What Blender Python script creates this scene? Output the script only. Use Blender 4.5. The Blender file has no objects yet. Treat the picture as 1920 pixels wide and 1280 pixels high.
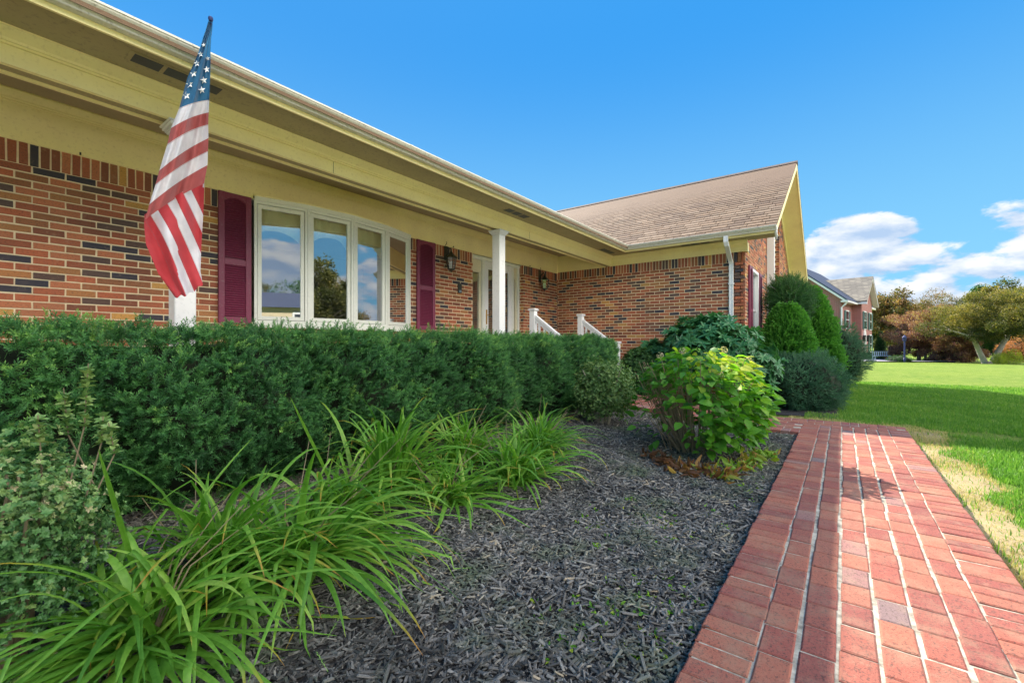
import bpy, math, random
import numpy as np
from math import radians as R, sin, cos, tan, pi
from mathutils import Vector, Matrix

# ------------------------------------------------------------------ camera, world, sun, exposure
S = bpy.context.scene
FILL_DECK = 12.0  # brightness of the added fill-light cloud deck
HZ = 1.12                                    # eye height above the brick walk
F = 830.0                                    # focal length in pixels of a 1920 px wide frame
YAW = R(36.8)
cam_d = bpy.data.cameras.new("camera")
cam = bpy.data.objects.new("camera", cam_d)
S.collection.objects.link(cam)
cam.location = (0, 0, HZ)
cam.rotation_euler = (R(90), 0, YAW - R(90))
cam_d.sensor_width = 36.0
cam_d.lens = F / 1920 * 36
cam_d.shift_y = 5 / 1920.0
cam_d.clip_start = 0.05
cam_d.clip_end = 4000
S.camera = cam
S.render.resolution_x = 1024
S.render.resolution_y = 682

SUN_A, SUN_B = 0.60, 1.127                   # towards the sun, per metre of height
sun_el = math.atan(1 / math.hypot(SUN_A, SUN_B))
sun_v = Vector((SUN_A, SUN_B, 1)).normalized()
sd = bpy.data.lights.new("sun", 'SUN')
sd.energy = 5.0
sd.angle = R(0.5)
sd.color = (1.0, 0.93, 0.80)
so = bpy.data.objects.new("sun", sd)
S.collection.objects.link(so)
so.rotation_euler = sun_v.to_track_quat('Z', 'Y').to_euler()
so.location = (0, 0, 30)

W = bpy.data.worlds.new("World")
S.world = W
W.use_nodes = True
nt = W.node_tree
nt.nodes.clear()
def N(t, typ, **kw):
    n = t.nodes.new(typ)
    for k, v in kw.items():
        if k in n.inputs: n.inputs[k].default_value = v
        else: setattr(n, k, v)
    return n
def L(t, a, b): t.links.new(a, b)
def mth(t, op, a, b=None, c=None, clamp=False):
    n = t.nodes.new('ShaderNodeMath'); n.operation = op; n.use_clamp = clamp
    for i, v in enumerate((a, b, c)):
        if v is None: continue
        if isinstance(v, (int, float)): n.inputs[i].default_value = v
        else: t.links.new(v, n.inputs[i])
    return n.outputs[0]
def mixc(t, fac, a, b, mode='MIX'):
    n = t.nodes.new('ShaderNodeMix'); n.data_type = 'RGBA'; n.blend_type = mode
    for k, v in ((0, fac), (6, a), (7, b)):
        if isinstance(v, (int, float)): n.inputs[k].default_value = v
        elif isinstance(v, tuple): n.inputs[k].default_value = (*v[:3], 1)
        else: t.links.new(v, n.inputs[k])
    return n.outputs[2]
sky = nt.nodes.new('ShaderNodeTexSky')
sky.sky_type = 'NISHITA'; sky.sun_disc = False
sky.sun_elevation = sun_el
sky.sun_rotation = math.atan2(SUN_A, SUN_B)
sky.air_density = 1.0; sky.dust_density = 0.6; sky.ozone_density = 2.0
# the sky texture's own brightness range is compressed (as the eye does), its blue kept
bw = nt.nodes.new('ShaderNodeRGBToBW'); L(nt, sky.outputs[0], bw.inputs[0])
comp = mth(nt, 'DIVIDE', 1.0, mth(nt, 'ADD', bw.outputs[0], 0.25))
vm = nt.nodes.new('ShaderNodeVectorMath'); vm.operation = 'SCALE'; L(nt, sky.outputs[0], vm.inputs[0]); L(nt, comp, vm.inputs['Scale'])
tc = nt.nodes.new('ShaderNodeTexCoord')
sx = nt.nodes.new('ShaderNodeSeparateXYZ'); L(nt, tc.outputs['Generated'], sx.inputs[0])
az = mth(nt, 'ARCTAN2', sx.outputs[1], sx.outputs[0])
el = mth(nt, 'ARCSINE', sx.outputs[2])
def mrange(x, a0, a1, b0, b1):
    n = nt.nodes.new('ShaderNodeMapRange'); n.interpolation_type = 'SMOOTHSTEP'
    L(nt, x, n.inputs[0])
    for i, v in enumerate((a0, a1, b0, b1)): n.inputs[i + 1].default_value = v
    return n.outputs[0]
azure = mixc(nt, mrange(el, 0.0, 0.62, 0, 1), (.72, 1.80, 2.6), (.09, .90, 2.3))
base_sky = mixc(nt, 0.93, vm.outputs[0], azure)
# fair-weather clouds low over the horizon, laid out by direction on the sky
cx = nt.nodes.new('ShaderNodeCombineXYZ')
L(nt, mth(nt, 'MULTIPLY', az, 8.0), cx.inputs[0]); L(nt, mth(nt, 'MULTIPLY', el, 17.0), cx.inputs[1])
def cnoise(off):
    v = nt.nodes.new('ShaderNodeVectorMath'); v.operation = 'ADD'; L(nt, cx.outputs[0], v.inputs[0]); v.inputs[1].default_value = (CO[0] + off[0], CO[1] + off[1], 0)
    n = N(nt, 'ShaderNodeTexNoise', Scale=1.0, Detail=10.0, Roughness=0.56, Distortion=0.15); L(nt, v.outputs[0], n.inputs['Vector']); return n.outputs[0]
CO = (28.3, 12.7)
n1 = cnoise((0, 0)); n2 = cnoise((.10, .26))
band = mrange(el, 0.13, 0.30, 0.13, -0.25)
azm = mrange(az, 0.02, 0.30, 0.0, -0.3)
dens = mth(nt, 'ADD', mth(nt, 'ADD', n1, band), azm)
def q2(x, c, w_): return mth(nt, 'POWER', mth(nt, 'ABSOLUTE', mth(nt, 'DIVIDE', mth(nt, 'SUBTRACT', x, c), w_)), 2.0)
heap = mth(nt, 'SUBTRACT', 1.0, mth(nt, 'ADD', q2(az, -0.035, 0.115), q2(el, 0.195, 0.085)), clamp=True)
dens = mth(nt, 'ADD', dens, mth(nt, 'MULTIPLY', heap, 0.22))
heap2 = mth(nt, 'SUBTRACT', 1.0, mth(nt, 'ADD', q2(az, -1.56, 0.26), q2(el, 0.155, 0.075)), clamp=True)
dens = mth(nt, 'ADD', dens, mth(nt, 'MULTIPLY', heap2, 0.30))
cm = mrange(dens, 0.55, 0.64, 0, 1)
lit = mth(nt, 'MULTIPLY_ADD', mth(nt, 'SUBTRACT', n1, n2), 4.6, 0.50, clamp=True)
ccol = mixc(nt, lit, (1.2, 1.62, 2.25), (2.5, 2.58, 2.65))
skyc = mixc(nt, cm, base_sky, ccol)
# bright cloud deck added high behind the viewer to fill the shaded house front
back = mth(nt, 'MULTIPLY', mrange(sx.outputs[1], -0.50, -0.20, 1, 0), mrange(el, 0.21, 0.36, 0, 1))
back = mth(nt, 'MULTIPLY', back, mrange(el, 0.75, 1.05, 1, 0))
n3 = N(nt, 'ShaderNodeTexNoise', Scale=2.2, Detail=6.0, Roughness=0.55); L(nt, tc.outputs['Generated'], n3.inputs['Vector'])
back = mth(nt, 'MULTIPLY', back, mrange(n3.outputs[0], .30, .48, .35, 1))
skyc = mixc(nt, back, skyc, (FILL_DECK * 1.0, FILL_DECK * .96, FILL_DECK * .88))
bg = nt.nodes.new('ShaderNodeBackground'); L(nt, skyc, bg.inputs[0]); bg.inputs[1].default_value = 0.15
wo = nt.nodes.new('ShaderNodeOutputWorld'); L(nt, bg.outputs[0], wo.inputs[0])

S.view_settings.view_transform = 'Standard'
S.view_settings.look = 'None'
S.view_settings.gamma = 1.0
S.view_settings.exposure = 1.45
S.render.engine = 'CYCLES'
S.cycles.use_denoising = True
S.cycles.max_bounces = 8
S.cycles.diffuse_bounces = 4
S.cycles.transparent_max_bounces = 12
S.cycles.sample_clamp_indirect = 8

# ------------------------------------------------------------------ helpers
rng = np.random.default_rng(7)
C = S.collection
def at(px, py=None, Y=None, X=None, d=None, z=None):
    """a real point from measurements on the photograph (1920x1280): give one of Y, X, d, z"""
    th = YAW - math.atan((px - 960) / F)
    if Y is not None: X = Y / tan(th)
    elif X is not None: Y = X * tan(th)
    else:
        if z is not None: d = F * (HZ - z) / (py - 645)
        r = (px - 960) / F * d
        X = d * cos(YAW) + r * sin(YAW); Y = d * sin(YAW) - r * cos(YAW)
    d = X * cos(YAW) + Y * sin(YAW)
    zz = HZ + (645 - py) * d / F if py is not None else 0
    return X, Y, zz

def ss(a, b, x):
    t = np.clip((x - a) / (b - a), 0, 1); return t * t * (3 - 2 * t)
def bed_h(x, y):
    return -0.045 + 0.17 * ss(1.2, 3.6, y) + 0.012 * np.sin(x * 3.1 + y * 1.7) * ss(0.45, 0.8, y)
def walk_h(y): return 0.19 * ss(0.9, 3.3, y)

def mesh_obj(name, V, Fs, m, parent=None, tint=None, tint2=None, smooth=False, mats=None, midx=None, uv=None):
    """V (n,3); Fs list of faces or (m,4)/(m,3) arrays (or list of such arrays)"""
    me = bpy.data.meshes.new(name)
    V = np.asarray(V, dtype=np.float32)
    if isinstance(Fs, np.ndarray): Fs = [Fs]
    if len(Fs) and isinstance(Fs[0], np.ndarray) and Fs[0].ndim == 2:
        idx = np.concatenate([f.ravel() for f in Fs]); tot = np.concatenate([np.full(len(f), f.shape[1]) for f in Fs])
    else:
        idx = np.array([i for f in Fs for i in f]); tot = np.array([len(f) for f in Fs])
    st = np.concatenate([[0], np.cumsum(tot)[:-1]])
    me.vertices.add(len(V)); me.vertices.foreach_set('co', V.ravel())
    me.loops.add(len(idx)); me.loops.foreach_set('vertex_index', idx.astype(np.int32))
    me.polygons.add(len(tot)); me.polygons.foreach_set('loop_start', st.astype(np.int32)); me.polygons.foreach_set('loop_total', tot.astype(np.int32))
    if midx is not None: me.polygons.foreach_set('material_index', np.asarray(midx, dtype=np.int32))
    me.polygons.foreach_set('use_smooth', np.full(len(tot), bool(smooth)))
    for nm, t in (('tint', tint), ('tint2', tint2)):
        if t is not None:
            a = me.attributes.new(nm, 'FLOAT', 'POINT'); a.data.foreach_set('value', np.asarray(t, dtype=np.float32))
    if uv is not None:
        ul = me.uv_layers.new(name='UVMap'); ul.data.foreach_set('uv', np.asarray(uv, dtype=np.float32)[idx].ravel())
    me.update(calc_edges=True)
    for mm in (mats or [m]): me.materials.append(mm)
    o = bpy.data.objects.new(name, me); C.objects.link(o)
    if parent is not None:
        o.parent = parent; o.matrix_parent_inverse = Matrix.Translation(-Vector(parent.location)) if parent.rotation_euler.z == 0 else Matrix.Identity(4)
        if parent.parent is not None: o.matrix_parent_inverse = Matrix.Identity(4)
    return o
def tag(o, label=None, cat=None, group=None, kind=None):
    if label: o['label'] = label
    if cat: o['category'] = cat
    if group: o['group'] = group
    if kind: o['kind'] = kind
    return o
def thing(name, label, cat, loc=(0, 0, 0), rz=0, group=None):
    o = bpy.data.objects.new(name, None); C.objects.link(o); o.empty_display_size = 0.2
    o.location = loc; o.rotation_euler = (0, 0, rz)
    return tag(o, label, cat, group)
def copy_tree(o, parent=None):
    c = o.copy(); C.objects.link(c)
    if parent is not None: c.parent = parent
    for ch in list(o.children): copy_tree(ch, c)
    return c

class MB:
    """collects shapes into one mesh"""
    def __init__(s): s.v = []; s.f = []; s.n = 0; s.t = []
    def add(s, vs, fs, tint=0.5):
        s.v += [tuple(v) for v in vs]; s.f += [tuple(i + s.n for i in f) for f in fs]; s.t += [tint] * len(vs); s.n += len(vs); return s
    def box(s, x0, x1, y0, y1, z0, z1, bev=0.0, tint=0.5):
        x0, x1 = min(x0, x1), max(x0, x1); y0, y1 = min(y0, y1), max(y0, y1); z0, z1 = min(z0, z1), max(z0, z1)
        if bev <= 0:
            v = [(x0, y0, z0), (x1, y0, z0), (x1, y1, z0), (x0, y1, z0), (x0, y0, z1), (x1, y0, z1), (x1, y1, z1), (x0, y1, z1)]
            f = [(0, 3, 2, 1), (4, 5, 6, 7), (0, 1, 5, 4), (1, 2, 6, 5), (2, 3, 7, 6), (3, 0, 4, 7)]
            return s.add(v, f, tint)
        b = min(bev, (x1 - x0) * .45, (y1 - y0) * .45, (z1 - z0) * .45)
        # chamfered box: 24 vertices
        v = []
        for cx_, X in ((0, (x0, x1)), ):
            pass
        idx = {}
        for ix in (0, 1):
            for iy in (0, 1):
                for iz in (0, 1):
                    px, py, pz = (x0, x1)[ix], (y0, y1)[iy], (z0, z1)[iz]
                    dx, dy, dz = (b, -b)[ix], (b, -b)[iy], (b, -b)[iz]
                    idx[ix, iy, iz, 0] = len(v); v.append((px, py + dy, pz + dz))
                    idx[ix, iy, iz, 1] = len(v); v.append((px + dx, py, pz + dz))
                    idx[ix, iy, iz, 2] = len(v); v.append((px + dx, py + dy, pz))
        f = []
        for a in (0, 1):
            g = lambda i, j, k, ax: idx[(i, j, k) + (ax,)]
            f.append([g(a, 0, 0, 0), g(a, 1, 0, 0), g(a, 1, 1, 0), g(a, 0, 1, 0)][::(1 if a else -1)])
            f.append([g(0, a, 0, 1), g(1, a, 0, 1), g(1, a, 1, 1), g(0, a, 1, 1)][::(-1 if a else 1)])
            f.append([g(0, 0, a, 2), g(1, 0, a, 2), g(1, 1, a, 2), g(0, 1, a, 2)][::(1 if a else -1)])
        for i in (0, 1):
            for j in (0, 1):
                f.append([idx[i, j, 0, 0], idx[i, j, 1, 0], idx[i, j, 1, 1], idx[i, j, 0, 1]])
                f.append([idx[i, 0, j, 0], idx[i, 1, j, 0], idx[i, 1, j, 2], idx[i, 0, j, 2]])
                f.append([idx[0, i, j, 1], idx[1, i, j, 1], idx[1, i, j, 2], idx[0, i, j, 2]])
        for i in (0, 1):
            for j in (0, 1):
                for k in (0, 1):
                    f.append([idx[i, j, k, 0], idx[i, j, k, 1], idx[i, j, k, 2]])
        return s.add(v, f, tint)
    def prism(s, poly, axis, a, b, tint=0.5):
        """poly in the plane across axis ('x': (y,z), 'y': (x,z), 'z': (x,y)), extruded from a to b"""
        n = len(poly)
        mk = {'x': lambda p, t: (t, p[0], p[1]), 'y': lambda p, t: (p[0], t, p[1]), 'z': lambda p, t: (p[0], p[1], t)}[axis]
        v = [mk(p, a) for p in poly] + [mk(p, b) for p in poly]
        f = [tuple(range(n))[::-1], tuple(range(n, 2 * n))] + [(i, (i + 1) % n, (i + 1) % n + n, i + n) for i in range(n)]
        return s.add(v, f, tint)
    def tube(s, pts, rad, n=8, tint=0.5, cap=True):
        pts = [Vector(p) for p in pts]; rr = rad if hasattr(rad, '__len__') else [rad] * len(pts)
        v = []; up = Vector((0.31, 0.17, 0.93)).normalized()
        for i, p in enumerate(pts):
            t = (pts[min(i + 1, len(pts) - 1)] - pts[max(i - 1, 0)]).normalized()
            a = t.cross(up)
            if a.length < 1e-3: a = t.cross(Vector((1, 0, 0)))
            a.normalize(); b = t.cross(a)
            v += [p + (a * cos(2 * pi * k / n) + b * sin(2 * pi * k / n)) * rr[i] for k in range(n)]
        f = [(i * n + k, i * n + (k + 1) % n, (i + 1) * n + (k + 1) % n, (i + 1) * n + k) for i in range(len(pts) - 1) for k in range(n)]
        if cap: f += [tuple(range(n)), tuple(range((len(pts) - 1) * n, len(pts) * n))[::-1]]
        return s.add(v, f, tint)
    def lathe(s, prof, c, n=16, tint=0.5):
        v = [(c[0] + r * cos(2 * pi * k / n), c[1] + r * sin(2 * pi * k / n), c[2] + z) for r, z in prof for k in range(n)]
        f = [(i * n + k, i * n + (k + 1) % n, (i + 1) * n + (k + 1) % n, (i + 1) * n + k) for i in range(len(prof) - 1) for k in range(n)]
        return s.add(v, f, tint)
    def build(s, name, m, parent=None, smooth=False):
        return mesh_obj(name, np.array(s.v), s.f, m, parent, tint=s.t, smooth=smooth)

# ------------------------------------------------------------------ materials
def newmat(name):
    m = bpy.data.materials.new(name); m.use_nodes = True; t = m.node_tree
    return m, t, t.nodes['Principled BSDF'], t.nodes['Material Output']
def ramp(t, fac, stops, interp='LINEAR'):
    n = t.nodes.new('ShaderNodeValToRGB'); e = n.color_ramp; e.interpolation = interp
    while len(e.elements) < len(stops): e.elements.new(0.5)
    for k, (p, c) in enumerate(stops):
        e.elements[k].position = p; e.elements[k].color = (*c, 1)
    L(t, fac, n.inputs[0]); return n.outputs[0]
def attr(t, nm='tint'):
    n = t.nodes.new('ShaderNodeAttribute'); n.attribute_name = nm; return n.outputs['Fac']
def noise(t, scale, detail=4, rough=0.55, vec=None, stretch=None, dist=0):
    n = N(t, 'ShaderNodeTexNoise', Scale=scale, Detail=float(detail), Roughness=rough, Distortion=float(dist))
    if vec is None:
        g = t.nodes.new('ShaderNodeNewGeometry'); vec = g.outputs['Position']
    if stretch:
        mp = t.nodes.new('ShaderNodeMapping'); mp.inputs['Scale'].default_value = stretch; L(t, vec, mp.inputs[0]); vec = mp.outputs[0]
    L(t, vec, n.inputs['Vector']); return n.outputs[0]
def bump(t, h, strength, dist, p):
    b = t.nodes.new('ShaderNodeBump'); b.inputs['Strength'].default_value = strength; b.inputs['Distance'].default_value = dist
    L(t, h, b.inputs['Height']); L(t, b.outputs[0], p.inputs['Normal'])
def paint(name, col, rough=0.45, var=0.12, dirt=None, bscale=60, metallic=0, bstr=0.15):
    m, t, p, o = newmat(name)
    a = noise(t, 2.3, 5); b = noise(t, 37, 3)
    c = mixc(t, mth(t, 'MULTIPLY_ADD', a, 1.6, -0.3, clamp=True), tuple(x * (1 - var) for x in col), tuple(min(1, x * (1 + var)) for x in col))
    c = mixc(t, mth(t, 'MULTIPLY_ADD', b, 4, -2.2, clamp=True), c, tuple(x * 0.8 for x in (dirt or col)))
    L(t, c, p.inputs['Base Color']); p.inputs['Roughness'].default_value = rough; p.inputs['Metallic'].default_value = metallic
    bump(t, noise(t, bscale, 4), bstr, 0.004, p)
    return m
def leafmat(name, stops, rough=0.5, transl=0.35, tcol=None, tip=None, spec=0.35):
    m, t, p, o = newmat(name)
    c = ramp(t, attr(t), stops)
    c = mixc(t, mth(t, 'MULTIPLY_ADD', noise(t, 55, 2), 3, -1.2, clamp=True), c, mixc(t, 1.0, c, (0.72, 0.8, 0.62), 'MULTIPLY'))
    if tip: c = mixc(t, attr(t, 'tint2'), c, ramp(t, attr(t, 'tint2'), tip))
    L(t, c, p.inputs['Base Color']); p.inputs['Roughness'].default_value = rough; p.inputs['Specular IOR Level'].default_value = spec
    tr = t.nodes.new('ShaderNodeBsdfTranslucent'); L(t, mixc(t, 1.0, c, tcol or (1.3, 1.5, 0.6), 'MULTIPLY'), tr.inputs[0])
    mx = t.nodes.new('ShaderNodeMixShader'); mx.inputs[0].default_value = transl
    L(t, p.outputs[0], mx.inputs[1]); L(t, tr.outputs[0], mx.inputs[2]); L(t, mx.outputs[0], o.inputs[0])
    return m
def brickmat(name, stops, bumpy=0.5, fleck=0.55, fsc=60, wear=.12):
    m, t, p, o = newmat(name)
    c = ramp(t, attr(t), stops, 'CONSTANT')
    # gentle shift between neighbours plus burnt flecks
    c = mixc(t, mth(t, 'MULTIPLY', attr(t, 'tint2'), 0.5), c, mixc(t, 1.0, c, (1.5, 1.25, 1.05), 'MULTIPLY'))
    fl = mth(t, 'MULTIPLY_ADD', noise(t, fsc, 5, 0.75, stretch=(1, 1, 2.2)), 12, -6.3, clamp=True)
    c = mixc(t, mth(t, 'MULTIPLY', fl, fleck), c, (0.05, 0.035, 0.03))
    pale = mth(t, 'MULTIPLY_ADD', noise(t, 22, 4, 0.6), 5, -3.0, clamp=True)
    c = mixc(t, mth(t, 'MULTIPLY', pale, 0.3), c, (0.50, 0.36, 0.24))
    c = mixc(t, mth(t, 'MULTIPLY', mth(t, 'MULTIPLY_ADD', noise(t, 5, 6, 0.7), 4, -1.9, clamp=True), wear), c, (.34, .23, .15))
    L(t, c, p.inputs['Base Color']); p.inputs['Roughness'].default_value = 0.85
    bump(t, noise(t, 140, 5, 0.7), bumpy, 0.006, p)
    return m
M = {}
M['brick'] = brickmat('wall_brick', [(0, (.40, .12, .06)), (.16, (.31, .095, .05)), (.32, (.44, .16, .08)), (.46, (.30, .12, .055)), (.58, (.21, .075, .045)),
                                    (.70, (.40, .18, .07)), (.775, (.52, .29, .085)), (.81, (.10, .062, .055)), (.86, (.045, .042, .06)), (.95, (.11, .07, .06))])
M['paver'] = brickmat('paver_brick', [(0, (.29, .088, .062)), (.2, (.23, .064, .052)), (.4, (.33, .115, .075)), (.6, (.26, .075, .058)), (.8, (.30, .105, .07)), (.95, (.26, .13, .12)), (.985, (.17, .12, .13))], 0.9, 0.75, 100, .6)
def mortarmat(name, col, dark):
    m, t, p, o = newmat(name)
    c = mixc(t, mth(t, 'MULTIPLY_ADD', noise(t, 16, 6, 0.7), 3.4, -1.2, clamp=True), dark, col)
    L(t, c, p.inputs['Base Color']); p.inputs['Roughness'].default_value = 0.95
    bump(t, noise(t, 160, 4), 0.5, 0.004, p); return m
M['mortar'] = mortarmat('wall_mortar', (.88, .74, .50), (.74, .60, .40))
M['joint'] = mortarmat('walk_mortar', (.58, .52, .41), (.17, .145, .115))
M['trim'] = paint('cream_trim', (.95, .78, .38), 0.5, .12)
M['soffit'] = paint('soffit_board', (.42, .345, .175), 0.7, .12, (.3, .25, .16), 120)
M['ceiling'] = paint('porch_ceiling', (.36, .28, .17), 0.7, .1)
M['gutter'] = paint('gutter_enamel', (.68, .64, .55), 0.35, .10, (.4, .34, .25))
M['white'] = paint('white_paint', (.80, .78, .78), 0.4, .05)
M['vinyl'] = paint('window_vinyl', (.78, .78, .72), 0.35, .03)
M['shutter'] = paint('plum_shutter', (.21, .032, .075), 0.45, .15, (.3, .12, .16), 60)
M['dark'] = paint('dark_void', (.012, .012, .015), 0.9, .1)
M['vent'] = paint('vent_screen', (.03, .04, .055), 0.5, .3)
M['bronze'] = paint('aged_bronze', (.055, .06, .05), 0.4, .3, metallic=0.6)
M['brass'] = paint('brass', (.75, .50, .16), 0.25, .1, metallic=0.9)
M['room'] = paint('room_wall', (.42, .40, .36), 0.9, .1)
M['curtain'] = paint('valance_cloth', (.85, .90, .58), 0.8, .06, bscale=220)
M['oak'] = paint('door_wood', (.16, .09, .06), 0.5, .25)
M['concrete'] = paint('concrete', (.5, .48, .44), 0.9, .15, bscale=90)
M['asphalt'] = paint('asphalt', (.30, .28, .32), 0.9, .15)
M['bark'] = paint('bark', (.16, .13, .10), 0.9, .4, (.3, .28, .24), 40, bstr=.8)
M['palebark'] = paint('pale_bark', (.33, .30, .26), 0.9, .4, (.12, .1, .09), 30, bstr=.8)
M['twig'] = paint('twig', (.21, .165, .10), 0.85, .3)
M['graytwig'] = paint('grey_twig', (.36, .32, .25), 0.85, .3)
M['core'] = paint('shaded_inner_twigs', (.018, .026, .013), 1.0, .4)  # near-black green stands in for the shade deep among the twigs
M['slate'] = paint('bluish_shingle', (.05, .065, .12), 0.8, .2, bscale=20)
M['greenshut'] = paint('green_shutter', (.06, .14, .13), 0.5, .1)
M['bluepaint'] = paint('blue_paint', (.02, .03, .13), 0.5, .1)
M['benchgrey'] = paint('bench_grey', (.20, .28, .36), 0.6, .1)

def glassmat(name, base=0.5, tint=(.8, .9, .9)):
    m, t, p, o = newmat(name); t.nodes.remove(p)
    tr = t.nodes.new('ShaderNodeBsdfTransparent'); tr.inputs[0].default_value = (*tint, 1)
    g = t.nodes.new('ShaderNodeBsdfGlossy'); g.inputs['Roughness'].default_value = 0.004; g.inputs[0].default_value = (.95, .97, 1, 1)
    lw = t.nodes.new('ShaderNodeLayerWeight'); lw.inputs[0].default_value = 0.2
    f = mth(t, 'MULTIPLY_ADD', lw.outputs['Fresnel'], 1 - base, base, clamp=True)
    mx = t.nodes.new('ShaderNodeMixShader'); L(t, f, mx.inputs[0]); L(t, tr.outputs[0], mx.inputs[1]); L(t, g.outputs[0], mx.inputs[2]); L(t, mx.outputs[0], o.inputs[0])
    return m
M['glass'] = glassmat('window_glass', 0.23, (.97, .985, .98))
M['lampglass'] = glassmat('lamp_glass', 0.12)

def shinglemat():
    m, t, p, o = newmat('roof_shingle')
    c = ramp(t, attr(t), [(0, (.205, .125, .075)), (.25, (.14, .085, .055)), (.5, (.25, .16, .10)), (.75, (.17, .11, .07)), (1, (.29, .20, .135))])
    c = mixc(t, mth(t, 'MULTIPLY_ADD', noise(t, 150, 3, .7), 3, -1.2, clamp=True), c, mixc(t, 1.0, c, (.62, .6, .6), 'MULTIPLY'))
    c = mixc(t, mth(t, 'MULTIPLY_ADD', noise(t, .8, 3), 2, -.8, clamp=True), c, mixc(t, 1.0, c, (.85, .82, .85), 'MULTIPLY'))
    L(t, c, p.inputs['Base Color']); p.inputs['Roughness'].default_value = .9
    bump(t, noise(t, 220, 3), .5, .004, p); return m
M['shingle'] = shinglemat()

def brickflat(name, c1, c2, mort, sx, sz, axis='x'):
    m, t, p, o = newmat(name)
    tcn = t.nodes.new('ShaderNodeTexCoord'); s_ = t.nodes.new('ShaderNodeSeparateXYZ'); L(t, tcn.outputs['Object'], s_.inputs[0])
    cb = t.nodes.new('ShaderNodeCombineXYZ')
    L(t, mth(t, 'ADD', s_.outputs[0], s_.outputs[1]), cb.inputs[0]); L(t, s_.outputs[2], cb.inputs[1])
    b = N(t, 'ShaderNodeTexBrick', Scale=1.0); L(t, cb.outputs[0], b.inputs['Vector'])
    b.inputs['Brick Width'].default_value = sx; b.inputs['Row Height'].default_value = sz; b.inputs['Mortar Size'].default_value = sz * .11
    b.inputs['Color1'].default_value = (*c1, 1); b.inputs['Color2'].default_value = (*c2, 1); b.inputs['Mortar'].default_value = (*mort, 1)
    L(t, b.outputs[0], p.inputs['Base Color']); p.inputs['Roughness'].default_value = .9
    return m
M['farbrick'] = brickflat('neighbour_brick', (.36, .10, .085), (.26, .075, .07), (.46, .34, .31), .27, .095)
M['farshingle'] = brickflat('neighbour_shingle', (.30, .26, .21), (.17, .15, .13), (.10, .09, .08), .5, .16)

# foliage
M['yew'] = leafmat('yew_needles', [(0, (.02, .072, .028)), (.4, (.05, .16, .052)), (.75, (.11, .28, .08)), (1, (.25, .43, .10))], .45, .25)
M['spruce'] = leafmat('spruce_needles', [(0, (.02, .07, .025)), (.6, (.04, .13, .035)), (1, (.09, .22, .05))], .5, .2)
M['arb'] = leafmat('arborvitae_sprays', [(0, (.03, .12, .02)), (.5, (.06, .21, .03)), (1, (.13, .34, .05))], .5, .3)
M['bluegreen'] = leafmat('holly_leaves', [(0, (.018, .07, .04)), (.5, (.04, .13, .07)), (1, (.12, .27, .15))], .4, .2, spec=.4)
M['rhodo'] = leafmat('rhododendron_leaves', [(0, (.03, .12, .05)), (.5, (.06, .21, .08)), (.9, (.13, .33, .12)), (1, (.30, .40, .10))], .4, .25, spec=.4)
M['hyd'] = leafmat('hydrangea_leaves', [(0, (.05, .17, .02)), (.5, (.11, .30, .03)), (.85, (.24, .44, .04)), (1, (.50, .52, .08))], .45, .45)
M['rust'] = leafmat('withered_leaves', [(0, (.12, .055, .03)), (.4, (.22, .09, .035)), (.6, (.36, .24, .04)), (.75, (.15, .26, .03)), (1, (.22, .36, .05))], .6, .35)
M['lily'] = leafmat('daylily_blades', [(0, (.075, .21, .03)), (.5, (.18, .38, .05)), (1, (.40, .56, .11))], .4, .4, tip=[(0, (.15, .3, .04)), (.4, (.45, .38, .05)), (.8, (.50, .22, .04)), (1, (.32, .15, .05))])
M['lightbox'] = leafmat('boxwood_leaves', [(0, (.06, .13, .04)), (.5, (.13, .23, .07)), (1, (.27, .34, .13))], .5, .25)
M['azalea'] = leafmat('azalea_leaves', [(0, (.05, .14, .05)), (.5, (.11, .24, .08)), (.85, (.27, .38, .13)), (1, (.55, .46, .30))], .45, .2)
M['grass'] = leafmat('lawn_blades', [(0, (.06, .17, .03)), (.45, (.13, .27, .045)), (.8, (.24, .36, .08)), (1, (.46, .44, .18))], .5, .4)
M['straw'] = leafmat('dry_grass', [(0, (.34, .26, .12)), (.5, (.50, .40, .20)), (.9, (.60, .52, .30)), (1, (.2, .3, .06))], .7, .3)
M['purple'] = leafmat('purple_leaves', [(0, (.12, .045, .065)), (.35, (.29, .115, .11)), (.7, (.44, .24, .15)), (1, (.40, .36, .13))], .6, .35)
M['olive'] = leafmat('olive_leaves', [(0, (.045, .055, .02)), (.4, (.11, .115, .03)), (.75, (.21, .18, .045)), (1, (.36, .25, .07))], .6, .35)
M['autumn'] = leafmat('autumn_leaves', [(0, (.07, .09, .03)), (.4, (.16, .12, .05)), (.75, (.32, .16, .07)), (1, (.30, .28, .07))], .6, .35)
M['redbush'] = leafmat('red_leaves', [(0, (.30, .10, .05)), (.6, (.50, .20, .09)), (1, (.45, .35, .10))], .6, .35)
M['yellowbush'] = leafmat('yellow_leaves', [(0, (.16, .24, .03)), (.6, (.38, .42, .05)), (1, (.55, .48, .08))], .6, .4)
M['dkgreen'] = leafmat('evergreen_leaves', [(0, (.02, .06, .02)), (.5, (.045, .12, .03)), (1, (.09, .19, .04))], .6, .25)
M['chip'] = None
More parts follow.
